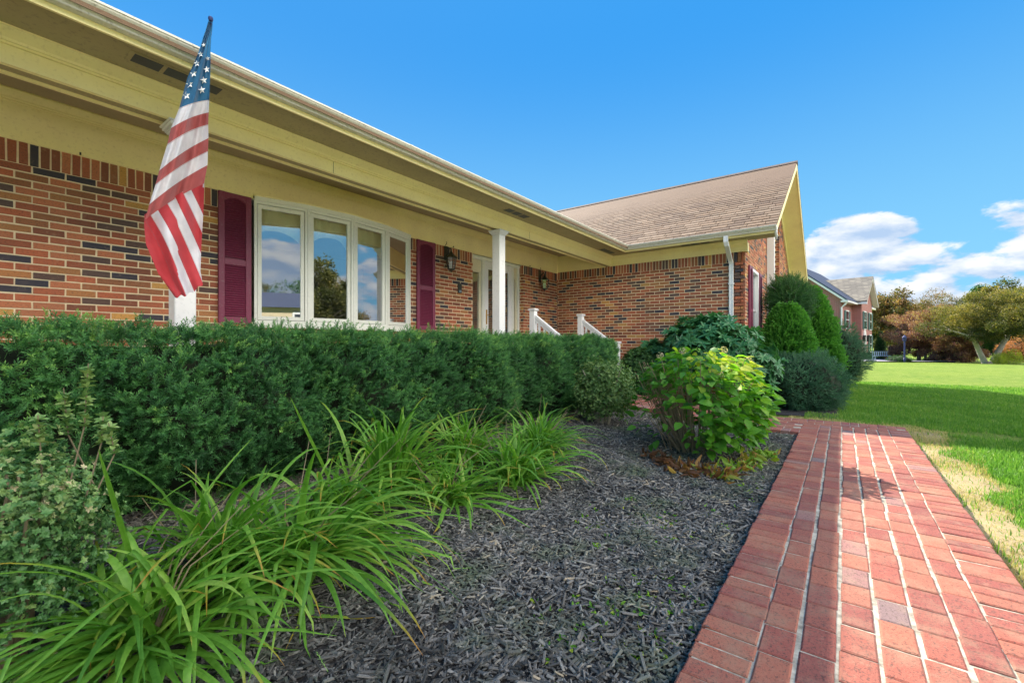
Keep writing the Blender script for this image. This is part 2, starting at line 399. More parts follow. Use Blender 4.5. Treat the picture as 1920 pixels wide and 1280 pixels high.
def chipmat():
    m, t, p, o = newmat('mulch_chips')
    c = ramp(t, attr(t), [(0, (.035, .033, .03)), (.35, (.10, .094, .086)), (.65, (.20, .186, .168)), (.88, (.34, .315, .27)), (1, (.42, .32, .19))])
    c = mixc(t, mth(t, 'MULTIPLY', mth(t, 'MULTIPLY_ADD', noise(t, 2.2, 5, .65), 5, -2.5, clamp=True), .7), c, (.11, .15, .07))
    c = mixc(t, mth(t, 'MULTIPLY_ADD', noise(t, 130, 3, .7), 3, -1.2, clamp=True), c, mixc(t, 1.0, c, (.55, .55, .6), 'MULTIPLY'))
    L(t, c, p.inputs['Base Color']); p.inputs['Roughness'].default_value = .8
    bump(t, noise(t, 260, 3, .6), .5, .003, p); return m
M['chip'] = chipmat()
def soilmat():
    m, t, p, o = newmat('mulch_soil')
    c = mixc(t, mth(t, 'MULTIPLY_ADD', noise(t, 30, 6, .7), 3, -1, clamp=True), (.012, .012, .014), (.06, .055, .055))
    L(t, c, p.inputs['Base Color']); p.inputs['Roughness'].default_value = .95
    bump(t, noise(t, 45, 6, .7), 1.0, .03, p); return m
M['soil'] = soilmat()
def lawnmat():
    m, t, p, o = newmat('lawn_turf')
    g = t.nodes.new('ShaderNodeNewGeometry')
    a = noise(t, .35, 5, .6); b = noise(t, 5, 6, .7); c0 = noise(t, 60, 4, .7)
    c = mixc(t, mth(t, 'MULTIPLY_ADD', a, 2.6, -.85, clamp=True), (.13, .26, .03), (.23, .34, .045))
    c = mixc(t, mth(t, 'MULTIPLY_ADD', b, 2.6, -.9, clamp=True), c, (.36, .41, .11))
    big = mth(t, 'MULTIPLY_ADD', noise(t, .9, 6, .7, stretch=(1, 2.2, 1)), 5, -2.4, clamp=True)
    c = mixc(t, mth(t, 'MULTIPLY', big, .55), c, mixc(t, 1.0, c, (.62, .78, .7), 'MULTIPLY'))
    c = mixc(t, mth(t, 'MULTIPLY_ADD', c0, 3.5, -1.4, clamp=True), mixc(t, 1.0, c, (.6, .62, .5), 'MULTIPLY'), c)
    L(t, c, p.inputs['Base Color']); p.inputs['Roughness'].default_value = .9; p.inputs['Specular IOR Level'].default_value = .1
    bump(t, mth(t, 'ADD', c0, mth(t, 'MULTIPLY', b, .8)), .9, .05, p); return m
M['lawn'] = lawnmat()
# ------------------------------------------------------------------ ground, walk, beds
def sheet(name, x0, x1, y0, y1, nx, ny, hf, m):
    xs = np.linspace(x0, x1, nx); ys = np.linspace(y0, y1, ny); X, Y = np.meshgrid(xs, ys)
    V = np.stack([X.ravel(), Y.ravel(), hf(X, Y).ravel()], 1)
    i = np.arange(nx * ny).reshape(ny, nx)
    Fq = np.stack([i[:-1, :-1].ravel(), i[:-1, 1:].ravel(), i[1:, 1:].ravel(), i[1:, :-1].ravel()], 1)
    return mesh_obj(name, V, [Fq], m, smooth=True)
def lawn_h(x, y): return -0.055 + 0.012 * np.sin(x * .9) * np.cos(y * 1.1) + 0 * x
# one ground sheet to the horizon, finer near the camera
xs = np.concatenate([np.linspace(-900, -20, 12)[:-1], np.linspace(-20, 70, 181), np.linspace(70, 1500, 20)[1:]])
ys = np.concatenate([np.linspace(-900, -30, 12)[:-1], np.linspace(-30, 30, 121), np.linspace(30, 900, 12)[1:]])
Xg, Yg = np.meshgrid(xs, ys)
Zg = -0.062 + 0.010 * np.sin(Xg * .9) * np.cos(Yg * 1.1) - 0.3 * ss(25, 60, Xg)
gi = np.arange(len(xs) * len(ys)).reshape(len(ys), len(xs))
ground = mesh_obj('lawn', np.stack([Xg.ravel(), Yg.ravel(), Zg.ravel()], 1),
                  [np.stack([gi[:-1, :-1].ravel(), gi[:-1, 1:].ravel(), gi[1:, 1:].ravel(), gi[1:, :-1].ravel()], 1)], M['lawn'], smooth=True)
tag(ground, 'green lawn running out to the far trees', kind='structure')
bed = sheet('mulch_bed', -4, 6.72, 0.43, 4.4, 160, 70, lambda x, y: bed_h(x, y) + 0.01 * np.sin(x * 9) * np.sin(y * 11), M['soil'])
tag(bed, 'dark mulch planting bed between brick walk and porch', kind='structure')
def bed2_edge(x): return 0.30 + 0.55 * ss(8.0, 9.0, x) * 0 + 0.25 * np.sin(x * .55) * 0
bed2 = sheet('planting_bed', 8.5, 19.0, 0.05, 1.62, 90, 16, lambda x, y: -0.038 + 0 * x + .008 * np.sin(x * 8) * np.sin(y * 9), M['soil'])
tag(bed2, 'mulch bed under the shrubs along the gable wall', kind='structure')
bed3 = sheet('corner_bed', 7.97, 9.7, 1.62, 4.4, 20, 26, lambda x, y: -0.036 + 0 * x, M['soil'])
tag(bed3, 'mulch bed in the corner beside the wing wall', kind='structure')

def bricks_flat(rects, hf, seed):
    r = np.random.default_rng(seed); V = []; Fc = []; T = []; T2 = []
    for (x0, x1, y0, y1) in rects:
        c = 0.006
        dz = r.normal(.0015, .0009); tx = r.normal(0, .0014); ty = r.normal(0, .0026)
        j = r.normal(0, .0026, 4)
        x0, x1, y0, y1 = x0 + j[0], x1 + j[1], y0 + j[2], y1 + j[3]
        b = len(V)
        for (ins, zz) in ((0, -.05), (0, -.004), (c, 0)):
            for (x, y) in ((x0 + ins, y0 + ins), (x1 - ins, y0 + ins), (x1 - ins, y1 - ins), (x0 + ins, y1 - ins)):
                V.append((x, y, hf(y) + zz + dz + tx * (x - x0) * 4 + ty * (y - y0) * 4))
        Fc.append((b + 8, b + 9, b + 10, b + 11))
        for k in range(4):
            k2 = (k + 1) % 4
            Fc.append((b + k, b + k2, b + 4 + k2, b + 4 + k)); Fc.append((b + 4 + k, b + 4 + k2, b + 8 + k2, b + 8 + k))
        t, t2 = r.random(), r.random()
        T += [t] * 12; T2 += [t2] * 12
    return V, Fc, T, T2
rects = []
r = np.random.default_rng(3)
YR, YL = -0.665, 0.45
bl = 0.192                                   # border brick length across the walk
x = -1.6
while x < 7.5:                               # header borders
    w = .091; g = .008
    rects.append((x, min(x + w, 7.52), YL - bl, YL)); 
    rects.append((x, min(x + w, 7.52), YR, YR + bl)); x += w + g
ncol = 6; cw = (YL - YR - 2 * bl) / ncol
for k in range(ncol):
    y0 = YR + bl + k * cw + .007; y1 = y0 + cw - .014
    x = -1.9 + (k % 2) * .095 + r.normal(0, .03)
    while x < 7.5:
        w = .184
        rects.append((x, min(x + w, 7.52), y0, y1)); x += w + .0085
# far border of the corner and the walk that turns to the steps
y = YR
while y < 4.0:
    rects.append((7.755, 7.95, y, y + .0925)); y += .099
for k in range(2):
    y = YR + k * .1
    while y < 4.0:
        rects.append((7.535 + k * .11, 7.535 + k * .11 + .1, y, y + .19)); y += .197
y = YL + .005
while y < 4.0:
    rects.append((6.72, 6.912, y, y + .0925)); y += .099
for k in range(5):
    y = YL + (k % 2) * .095
    while y < 4.0:
        rects.append((6.925 + k * .121, 6.925 + k * .121 + .108, y, y + .186)); y += .193
V, Fc, T, T2 = bricks_flat(rects, walk_h, 5)
walk = mesh_obj('brick_walk', V, Fc, M['paver'], tint=T, tint2=T2)
tag(walk, 'red brick garden walk with header borders and pale joints', kind='structure')
mb = MB(); mb.box(-1.6, 7.53, YR + .012, YL - .012, -.09, -.0045)
n = 24
prof = [(y_, walk_h(y_) - .0045) for y_ in np.linspace(YR + .012, 4.1, n)]
mb.prism([(YR + .012, -.09)] + [(a, float(b)) for a, b in prof][0:] + [(4.1, -.09)], 'x', 7.532, 7.94)
prof = [(y_, walk_h(y_) - .0045) for y_ in np.linspace(YL + .0, 4.1, n)]
mb.prism([(YL, -.09)] + [(a, float(b)) for a, b in prof] + [(4.1, -.09)], 'x', 6.735, 7.531)
o = mb.build('walk_mortar', M['joint']); tag(o, 'pale mortar bed in the joints of the brick walk', kind='structure')

# ------------------------------------------------------------------ the house
D = 5.8; XW = 9.67; YB = 4.325; YG = 1.539          # main wall, wing wall, porch beam, gable wall
ZB = 2.93; ZS = 3.15; ZC = 3.32                      # beam bottom, soffit, porch ceiling
ZF = 0.71                                            # porch floor
house = thing('brick_house', 'long one-storey brick house with cream trim, plum shutters and a gabled wing', 'house', (3, D, 0))

def wall_bricks(a0, a1, z0, z1, opens, to3, seed, soldier=True, clip=None, corner0=False):
    """running-bond bricks; to3(a, depth, z) gives the point; depth>0 is into the wall"""
    r = np.random.default_rng(seed); V = []; Fc = []; T = []; T2 = []
    def brick(b0, b1, c0, c1):
        segs = [(b0, b1)]
        for (o0, o1, p0, p1) in opens:
            if c1 > p0 + .01 and c0 < p1 - .01:
                ns = []
                for (s0, s1) in segs:
                    if o1 <= s0 or o0 >= s1: ns.append((s0, s1)); continue
                    if s0 < o0: ns.append((s0, o0 - .004))
                    if s1 > o1: ns.append((o1 + .004, s1))
                segs = ns
        for (s0, s1) in segs:
            if s1 - s0 < .025: continue
            t, t2 = r.random(), r.random(); dp = r.normal(0, .0012); b = len(V)
            j = r.normal(0, .0011, 8)
            for dd, ins in ((dp, 0), (.03, 0)):
                for q, (a, z) in enumerate(((s0, c0), (s1, c0), (s1, c1), (s0, c1))):
                    V.append(to3(a + j[q], dd, z + j[q + 4])); T.append(t); T2.append(t2)
            Fc.append((b, b + 1, b + 2, b + 3))
            for q in range(4):
                q2 = (q + 1) % 4
                Fc.append((b + q, b + 4 + q, b + 4 + q2, b + q2))
    zt = z1
    if soldier:
        a = a0 + .005
        while a < a1 - .02:
            brick(a, min(a + .0550, a1), z1 - .197, z1 - .004); a += .0675
        zt = z1 - .203
    k = 0; z = zt
    while z > z0:
        c1 = z - .0005; c0 = z - .0553
        lo, hi = (a0, a1) if clip is None else clip(c1)
        a = a0 - (.106 if k % 2 else 0) - .02
        while a < hi:
            b0, b1 = max(a, lo), min(a + .2000, hi)
            if b1 - b0 > .03: brick(b0, b1, c0, c1)
            a += .2125
        z -= .0672; k += 1
    return V, Fc, T, T2
def wall_core(a0, a1, z0, z1, opens, box):
    br = sorted({a0, a1, *[min(max(v, a0), a1) for o_ in opens for v in o_[:2]]})
    for s0, s1 in zip(br[:-1], br[1:]):
        mid = (s0 + s1) / 2; segs = [(z0, z1)]
        for (o0, o1, p0, p1) in opens:
            if o0 < mid < o1:
                ns = []
                for (q0, q1) in segs:
                    if p1 <= q0 or p0 >= q1: ns.append((q0, q1)); continue
                    if q0 < p0: ns.append((q0, p0))
                    if q1 > p1: ns.append((p1, q1))
                segs = ns
        for q0, q1 in segs: box(s0, s1, q0, q1)
def brick_wall(a0, a1, z0, z1, opens, to3, corebox, seed, **kw):
    V, Fc, T, T2 = wall_bricks(a0, a1, z0, z1, opens, to3, seed, **kw)
    w = mesh_obj('wall', V, Fc, M['brick'], house, tint=T, tint2=T2)
    if kw.get('clip') is None:
        def one(s0, s1, q0, q1):
            mb = MB(); corebox(mb, s0, s1, q0, q1); mb.build('mortar', M['mortar'], w)
        wall_core(a0, a1, z0, z1, opens, one)
    return w
WX0, WX1, WZ0, WZ1 = 2.43, 4.90, 1.385, 2.875        # bow window opening
DX0, DX1, DZ1 = 6.47, 8.18, 2.906                    # entry opening
brick_wall(-3.2, XW, .1, 2.906, [(WX0, WX1, WZ0, 3), (DX0, DX1, 0, 3)], lambda a, d, z: (a, D + d, z),
           lambda mb, s0, s1, q0, q1: mb.box(s0, s1, D + .0045, D + .2, q0, q1), 11)
# door reveals in brick
for (xa, sgn) in ((DX0, 1), (DX1, -1)):
    V, Fc, T, T2 = wall_bricks(0, .15, ZF, 2.906, [], lambda a, d, z: (xa - sgn * d * .2 + sgn * .001, D + a, z), 21 + int(sgn))
    mesh_obj('wall', V, Fc, M['brick'], house, tint=T, tint2=T2)
brick_wall(YG, D, 0.0, 2.94, [], lambda a, d, z: (XW + d, D + YG - a, z) if False else (XW + d, a, z),
           lambda mb, s0, s1, q0, q1: mb.box(XW + .0045, XW + .2, s0 + .009, s1, q0, q1), 12)
# gable wall (faces the side lawn) with its slight step forward
GX1 = 17.33; XR = 13.5; ZE = 3.22; SL = .576; XE = 8.99
def roofz(x): return ZE + SL * ((x - XE) if x < XR else (2 * XR - XE - x))
gw = at(1404, Y=YG)[0]; gw2 = at(1422, Y=YG)[0]
GO = (10.42, 11.32, 1.0, 2.72)
def gclip(z):
    h = (z - (ZE - .10)) / SL + XE
    return max(XW, h), min(GX1, 2 * XR - h)
brick_wall(XW, GX1, 0.0, 6.0, [GO], lambda a, d, z: (a, YG + d, z), None, 13, soldier=False, clip=gclip)
V, Fc, T, T2 = wall_bricks(14.35, GX1, 0, 6.0, [], lambda a, d, z: (a, YG - .11 + d, z), 14, soldier=False, clip=lambda z: (max(14.35, gclip(z)[0]), gclip(z)[1]))
mesh_obj('wall', V, Fc, M['brick'], house, tint=T, tint2=T2)
V, Fc, T, T2 = wall_bricks(YG - .11, YG, 0, 5.2, [], lambda a, d, z: (14.35 + d, a, z), 15, soldier=False)
mesh_obj('wall', V, Fc, M['brick'], house, tint=T, tint2=T2)
mb = MB()
def gpoly(x0, x1, zcut=None):
    return [(x0, 0), (x1, 0), (x1, min(9, roofz(x1) - .1)), (XR, roofz(XR) - .1), (x0, roofz(x0) - .1)]
wl = [(XW + .0045, 0), (GO[0], 0), (GO[0], roofz(GO[0]) - .1), (XW + .0045, roofz(XW) - .1)]
mb.prism(wl, 'y', YG + .0045, YG + .2)
mb.prism([(GO[0], 0), (GO[1], 0), (GO[1], GO[2]), (GO[0], GO[2])], 'y', YG + .0045, YG + .2)
mb.prism([(GO[0], GO[3]), (GO[1], GO[3]), (GO[1], roofz(GO[1]) - .1), (GO[0], roofz(GO[0]) - .1)], 'y', YG + .0045, YG + .2)
mb.prism([(GO[1], 0), (GX1, 0), (GX1, roofz(GX1) - .1), (XR, roofz(XR) - .1), (GO[1], roofz(GO[1]) - .1)], 'y', YG + .0045, YG + .2)
mb.prism([(14.36, 0), (GX1 - .01, 0), (GX1 - .01, roofz(GX1) - .1), (14.36, roofz(14.36) - .1)], 'y', YG - .1055, YG + .008)
mb.build('gable_backing', M['mortar'], house)
# plain far walls, floor and rooms so that no light leaks in
mb = MB()
mb.box(GX1 - .2, GX1 - .011, YG + .21, 14, 0, 3.1); mb.box(-3.2, GX1 - .22, 13.8, 14, 0, 3.1); mb.box(-3.2, -3.0, D + .21, 13.79, 0, 3.1)
mb.build('rear_wall', M['room'], house)
mb = MB()
mb.box(1.2, 6.2, 9.0, 9.08, ZF, 3.0); mb.box(1.12, 1.19, D + .21, 9.08, ZF, 3.0); mb.box(6.21, 6.28, D + .21, 9.08, ZF, 3.0)
mb.box(1.2, 6.2, D + .21, 8.99, ZF - .1, ZF); mb.box(1.2, 6.2, D + .21, 8.99, 3.0, 3.08)
mb.build('interior_wall', M['room'], house); mb = MB(); mb.box(6.3, 8.6, 8.2, 8.3, ZF, 3.0); mb.box(8.61, 8.7, D + .21, 8.3, ZF, 3.0); mb.box(6.3, 8.6, D + .21, 8.19, ZF - .1, ZF); mb.box(6.3, 8.6, D + .21, 8.19, 3.0, 3.08)
mb.build('interior_wall', M['room'], house); mb = MB(); mb.box(10.0, 12.0, 3.4, 3.45, .6, 3.0)
mb.build('interior_wall', M['room'], house)

# roofs
def shingles(name, x_eave, z_eave, slope, run, y0, y1, seed, sgn=1):
    """slope rises with x*sgn; rows of tabs laid along y"""
    r = np.random.default_rng(seed); V = []; Fc = []; T = []
    ang = math.atan(slope); ca, sa = cos(ang), sin(ang); Ls = run / ca; ex = .160
    def P(u, y, h): return (x_eave + sgn * (u * ca - h * sa), y, z_eave + u * sa + h * ca)
    k = 0; u = 0
    while u < Ls - .02:
        y = y0 - .17 * ((k * 0.618) % 1)
        up = min(u + ex, Ls)
        while y < y1:
            w = .30; a, b = max(y, y0), min(y + w - .011, y1)
            b = min(b, 3.62 + (u * sa + .10) / .42)          # stop at the valley with the main roof
            if b - a > .02:
                h1 = .013 + (.002 if r.random() < .42 else 0); h0 = .003; t = r.random(); i = len(V)
                du = r.normal(0, .002)
                V += [P(u + du, a, h1), P(u + du, b, h1), P(up, b, h0), P(up, a, h0), P(u + du, a, 0), P(u + du, b, 0), P(up, a, -.002), P(up, b, -.002)]
                T += [t] * 8
                Fc += [(i, i + 1, i + 2, i + 3), (i + 4, i + 5, i + 1, i), (i, i + 3, i + 6, i + 4), (i + 1, i + 5, i + 7, i + 2)]
            y += w
        u += ex; k += 1
    return V, Fc, T
YRK = .945                                     # outer edge of the rake
V, Fc, T = shingles('roof', XE + .035, ZE - .012, SL, XR - XE - .035, YRK, 10.6, 31)
roof = mesh_obj('roof', V, Fc, M['shingle'], house, tint=T)
mb = MB()
zr = roofz(XR)
yv = 3.72 + SL * (XR - XE) / .42
c_ = [(XE + .04, YRK + .004, ZE - .02), (XR, YRK + .004, zr - .008), (XR, yv, zr - .008), (XE + .04, 3.70, ZE - .02)]
mb.add(c_ + [(a, b, z - .04) for a, b, z in c_], [(0, 1, 2, 3), (7, 6, 5, 4), (0, 4, 5, 1), (1, 5, 6, 2), (2, 6, 7, 3), (3, 7, 4, 0)], .1)
mb.prism([(XR, zr - .006), (2 * XR - XE, ZE), (2 * XR - XE, ZE - .05), (XR, zr - .05)], 'y', YRK, 10.7, .4)
mb.build('roof_deck', M['shingle'], roof)
# ridge cap
mb = MB(); y = YRK - .01
while y < 8.9:
    mb.prism([(XR - .13, zr - .062), (XR, zr + .022), (XR + .13, zr - .062), (XR + .13, zr - .075), (XR - .13, zr - .075)], 'y', y, y + .2, random.Random(y).random() * .3); y += .203
mb.build('ridge_cap', paint('ridge_shingle', (.11, .08, .07), .9, .3, bscale=120), roof)
# main roof (seen edge-on from below)
mb = MB()
MS = .42
yr = 9.0; zm = ZE + MS * (yr - 3.66)
mb.prism([(3.67, ZE - .015), (yr, zm), (14.4, ZE), (14.4, ZE - .06), (yr, zm - .06), (3.67, ZE - .065)], 'x', -3.8, 10.9, .4)
mb.build('roof', M['shingle'], house)
mb = MB(); mb.prism([(3.9, 3.2), (yr, zm - .07), (14.0, 3.2)], 'x', -3.3, -3.1); mb.build('gable_end', M['trim'], house)

# soffits, fascias, frieze, beam
XF = XE + .11; YF = 3.76                          # fascia planes (wing, main)
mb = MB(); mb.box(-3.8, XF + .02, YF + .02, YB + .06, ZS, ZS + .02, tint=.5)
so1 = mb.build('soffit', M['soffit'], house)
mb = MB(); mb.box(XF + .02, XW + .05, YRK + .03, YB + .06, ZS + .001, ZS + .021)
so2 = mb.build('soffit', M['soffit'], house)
mb = MB()
mb.box(-3.8, XF + .02, YF, YF + .02, 3.10, 3.215); mb.box(XF, XF + .02, YRK + .01, YF + .02, 3.10, 3.214)
mb.build('fascia', M['trim'], house)
def vent(x, y, along, par):
    a, b = (.30, .085) if along == 'x' else (.085, .30)
    mb = MB(); mb.box(x - a, x + a, y - b, y + b, ZS - .004, ZS + .001)
    v = mb.build('vent', M['soffit'], par)
    mb = MB()
    for k in (-1, 0, 1):
        cx_, cy_ = (x + k * .19, y) if along == 'x' else (x, y + k * .19)
        ha, hb = (.082, .062) if along == 'x' else (.062, .082)
        mb.box(cx_ - ha, cx_ + ha, cy_ - hb, cy_ + hb, ZS - .0065, ZS - .0045)
    mb.build('screen', M['vent'], v)
vent(1.17, 4.02, 'x', so1); vent(5.55, 4.06, 'x', so1); vent(9.30 - .32, 4.12, 'x', so1); vent(9.40, 2.40, 'y', so2)
# porch beam with crown
def crown(z1, s=1):   # profile (outward, z) hung from z1
    return [(0, z1), (.085 * s, z1), (.085 * s, z1 - .012), (.078 * s, z1 - .014), (.070 * s, z1 - .022), (.045 * s, z1 - .045), (.028 * s, z1 - .062), (.024 * s, z1 - .078), (.014 * s, z1 - .080), (.014 * s, z1 - .095), (0, z1 - .097)]
mb = MB()
mb.box(-3.8, XW - .0, YB, YB + .02, ZB, ZS - .002); mb.box(-3.8, XW, YB + .17, YB + .19, ZB, ZC); mb.box(-3.8, XW, YB + .02, YB + .17, ZB + .02, ZB + .035)
mb.box(-3.8, XW, YB + .02, YB + .03, ZB - .004, ZB + .02); mb.box(-3.8, XW, YB + .155, YB + .17, ZB - .004, ZB + .02)
mb.prism([(YB - a, z) for a, z in crown(ZS - .001)], 'x', -3.8, XW - .085)
mb.build('beam', M['trim'], house)
for x in (-1.0, 2.62, 6.28):
    mb = MB(); mb.box(x, x + .004, YB - .0012, YB + .001, ZB, ZS - .1); mb.build('joint', M['bronze'], house)
mb = MB(); mb.box(-3.8, XW, YB + .031, YB + .154, ZB + .016, ZB + .0195); mb.build('beam_underside', M['soffit'], house)
# wing frieze under the soffit, with crown
mb = MB(); mb.box(XW - .022, XW + .05, YG - .022, YB, 2.935, ZS); mb.prism([(XW - .022 - a, z) for a, z in crown(ZS - .001)], 'y', YG - .05, YB - .0)
mb.build('frieze', M['trim'], house)
# wall frieze inside the porch + inner wing frieze
mb = MB(); mb.box(-3.2, XW - .024, D - .022, D + .05, 2.90, ZC); mb.prism([(D - .022 - a, z) for a, z in crown(ZC - .001, .8)], 'x', -3.2, XW - .1)
mb.box(XW - .024, XW + .04, YB + .191, D - .0, 2.925, ZC + .001)
for x in (-.9, 1.53, 3.95, 5.0, 7.4): mb.box(x, x + .003, D - .0235, D - .0215, 2.9, ZC - .08)
mb.build('frieze', M['trim'], house)
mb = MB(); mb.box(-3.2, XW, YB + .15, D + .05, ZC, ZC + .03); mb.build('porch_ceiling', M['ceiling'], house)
# fixings along the frieze
for x in (.9, 1.9, 2.44, 3.03, 3.66, 4.28, 5.9, 8.4):
    mb = MB(); mb.box(x, x + .012, D - .035, D - .0225, 2.905, 2.93); mb.build('nail', M['bronze'], house)

# gutters: K profile swept along the two eaves
def gprof():  # (outward from fascia, z)
    return [(.002, 3.136), (.055, 3.136), (.060, 3.140), (.061, 3.150), (.078, 3.172), (.102, 3.196), (.105, 3.206), (.112, 3.208), (.112, 3.222), (.104, 3.222), (.100, 3.214), (.008, 3.214)]
mb = MB(); pr = gprof(); n = len(pr)
V = [(-3.8, YF - a, z) for a, z in pr] + [(XF - a, YF - a, z) for a, z in pr] + [(XF - a, YRK - .005, z) for a, z in pr]
Fc = [(i, (i + 1) % n, (i + 1) % n + n, i + n) for i in range(n)] + [(i + n, (i + 1) % n + n, (i + 1) % n + 2 * n, i + 2 * n) for i in range(n)] + [tuple(range(n)), tuple(range(2 * n, 3 * n))]
mb.add(V, Fc)
for x in np.arange(-3, 9, 3.05): mb.prism([(YF - a * 1.02 - .001, z - .001 if z < 3.15 else z + .001) for a, z in pr], 'x', x, x + .03)
gut = mb.build('gutter', M['gutter'], house)
mb = MB(); mb.box(XF - .06, XF + .09, YF - .005, YF + .20, 3.225, 3.285, .008); mb.build('splash_guard', M['white'], gut)
# gutter end return at the gable
mb = MB(); mb.prism([(XF - .10, 3.21), (XF + .02, 3.24), (XF + .12, 3.225), (XF + .12, 3.0), (XF + .0, 3.10)], 'y', YRK - .0, YRK + .03); mb.build('return_board', M['white'], house)
# rake boards and soffit on the gable overhang
mb = MB()
def rake(y0, y1, off0, off1, xs0, xs1):
    return [(xs0, roofz(xs0) - off0), (xs1, roofz(xs1) - off0), (xs1, roofz(xs1) - off1), (xs0, roofz(xs0) - off1)]
xe2 = 2 * XR - XE
mb.prism([(XE + .12, roofz(XE + .12) - .055), (XR, zr - .055), (xe2, ZE - .055), (xe2, ZE - .20), (XR, zr - .20), (XE + .12, roofz(XE + .12) - .20)], 'y', YRK + .006, YRK + .03)
mb.build('rake_board', M['trim'], house)
mb = MB()
mb.prism([(XE + .25, roofz(XE + .25) - .16), (XR, zr - .16), (xe2 - .02, ZE - .16), (xe2 - .02, ZE - .18), (XR, zr - .18), (XE + .25, roofz(XE + .25) - .18)], 'y', YRK + .031, YG - .022)
mb.build('soffit', M['trim'], house)
mb = MB()
mb.prism([(XW - .0, roofz(XW) - .12), (XR, zr - .12), (GX1, roofz(GX1) - .12), (GX1, roofz(GX1) - .34), (XR, zr - .36), (XW, roofz(XW) - .34)], 'y', YG - .021, YG - .0015)
mb.prism([(14.3, roofz(14.3) - .12), (GX1, roofz(GX1) - .12), (GX1, roofz(GX1) - .34), (14.3, roofz(14.3) - .34)], 'y', YG - .135, YG - .022)
mb.build('frieze', M['trim'], house)
mb = MB(); mb.box(XW - .02, XW + .12, YG - .05, YG + .0, 2.93, 3.1); mb.build('frieze_return', M['trim'], house)
# pale full-height board at the step in the gable wall, far eave box
mb = MB(); mb.box(12.75, 12.87, YG - .165, YG - .002, .05, roofz(12.8) - .35, .006); mb.build('corner_board', M['white'], house)
mb = MB(); mb.box(17.35, 17.9, YRK + .03, YG, 2.75, 3.04, .01); mb.build('eave_box', M['white'], house)

# downspout on the wing wall
yd = at(1372, X=XW)[1]; yo = at(1361, X=XF - .05)[1]
mb = MB()
def pipe(pts, w=.075, dpt=.055):
    pts = [Vector(p) for p in pts]
    vs = []
    for i, p in enumerate(pts):
        t = (pts[min(i + 1, len(pts) - 1)] - pts[max(i - 1, 0)]).normalized()
        side = Vector((0, 1, 0)); side = (side - t * side.dot(t)).normalized(); out = t.cross(side)
        for (a, b) in ((-1, -1), (-.33, -1.0), (-.30, -.85), (.30, -.85), (.33, -1), (1, -1), (1, 1), (-1, 1)):
            vs.append(p + side * a * w / 2 + out * b * dpt / 2)
    n = 8; f = [(i * n + k, i * n + (k + 1) % n, (i + 1) * n + (k + 1) % n, (i + 1) * n + k) for i in range(len(pts) - 1) for k in range(n)]
    mb.add(vs, f)
pipe([(XF - .055, yo, 3.14), (XF - .055, yo, 3.04), (XF - .02, yo - .01, 2.98), (XW - .09, yd + .01, 2.78), (XW - .04, yd, 2.70), (XW - .04, yd, 2.0), (XW - .04, yd, .12), (XW - .10, yd, .05), (XW - .3, yd, .03)])
ds = mb.build('downspout', M['white'], house)
for z_ in (2.3, 1.0):
    mb = MB(); mb.box(XW - .075, XW, yd - .05, yd + .05, z_, z_ + .03); mb.build('strap', M['white'], ds)

# porch posts
def post(x0, y0=YB + .012):
    mb = MB(); x1 = x0 + .15; y1 = y0 + .15
    mb.box(x0, x1, y0, y1, ZF, ZB - .075, .006)
    mb.box(x0 - .02, x1 + .02, y0 - .02, y1 + .02, ZF, ZF + .12, .006)
    for (e, za, zb) in ((.012, .075, .06), (.022, .06, .045), (.036, .045, .02), (.05, .02, .0045)):
        mb.box(x0 - e, x1 + e, y0 - e, y1 + e, ZB - za + .0005, ZB - zb, .004)
    return mb.build('post', M['white'], house)
post(1.235); post(5.47)
mb = MB(); mb.box(5.472 - .0015, 5.474, YB + .05, YB + .052, 2.2, 2.45)
# porch slab and steps
mb = MB(); mb.box(-3.2, XW - .003, 4.22, D + .15, ZF - .1, ZF); mb.build('porch_floor', M['concrete'], house)
V, Fc, T, T2 = wall_bricks(-3.2, XW, 0, ZF - .1, [], lambda a, d, z: (a, 4.25 + d, z), 17, soldier=False)
mesh_obj('porch_base', V, Fc, M['brick'], house, tint=T, tint2=T2)
mb = MB()
for k in range(4): mb.box(6.52, 7.98, 4.218 - .3 * (k + 1) + .0, 4.218 - .3 * k, 0, ZF - .142 * (k + 1), .008)
st = mb.build('steps', M['concrete'], house)

# shutters
def shutter(x0, x1, z0, z1, y, split=.47):
    mb = MB(); st_ = .062
    mb.box(x0, x0 + st_, y, y + .032, z0, z1, .003); mb.box(x1 - st_, x1, y, y + .032, z0, z1, .003)
    mz = z0 + (z1 - z0) * split
    mb.box(x0 + st_, x1 - st_, y + .002, y + .030, z0, z0 + .075, .003); mb.box(x0 + st_, x1 - st_, y + .002, y + .030, mz - .035, mz + .035, .003)
    # arched top rail
    n = 10; xa, xb = x0 + st_, x1 - st_
    arc = [(xa + (xb - xa) * i / n, z1 - .10 + .05 * sin(pi * i / n)) for i in range(n + 1)]
    mb.prism([(xa, z1 - .002), (xb, z1 - .002)] + arc[::-1], 'y', y + .002, y + .030)
    s = mb.build('shutter', M['shutter'], house)
    mb = MB()
    z = z0 + .09
    while z < z1 - .06:
        if abs(z - mz) > .045:
            mb.prism([(y + .006, z - .004), (y + .010, z - .006), (y + .029, z + .014), (y + .025, z + .018)], 'x', xa, xb)
        z += .0265
    mb.box(xa, xb, y + .031, y + .034, z0 + .01, z1 - .04)
    mb.build('louvers', M['shutter'], s)
sx0 = at(408, Y=D)[0]; sx1 = at(474, Y=D)[0]
shutter(sx0, WX0 - .015, 1.37, 2.90, D - .036)
shutter(at(780, Y=D)[0], at(814, Y=D)[0], 1.37, 2.90, D - .036)

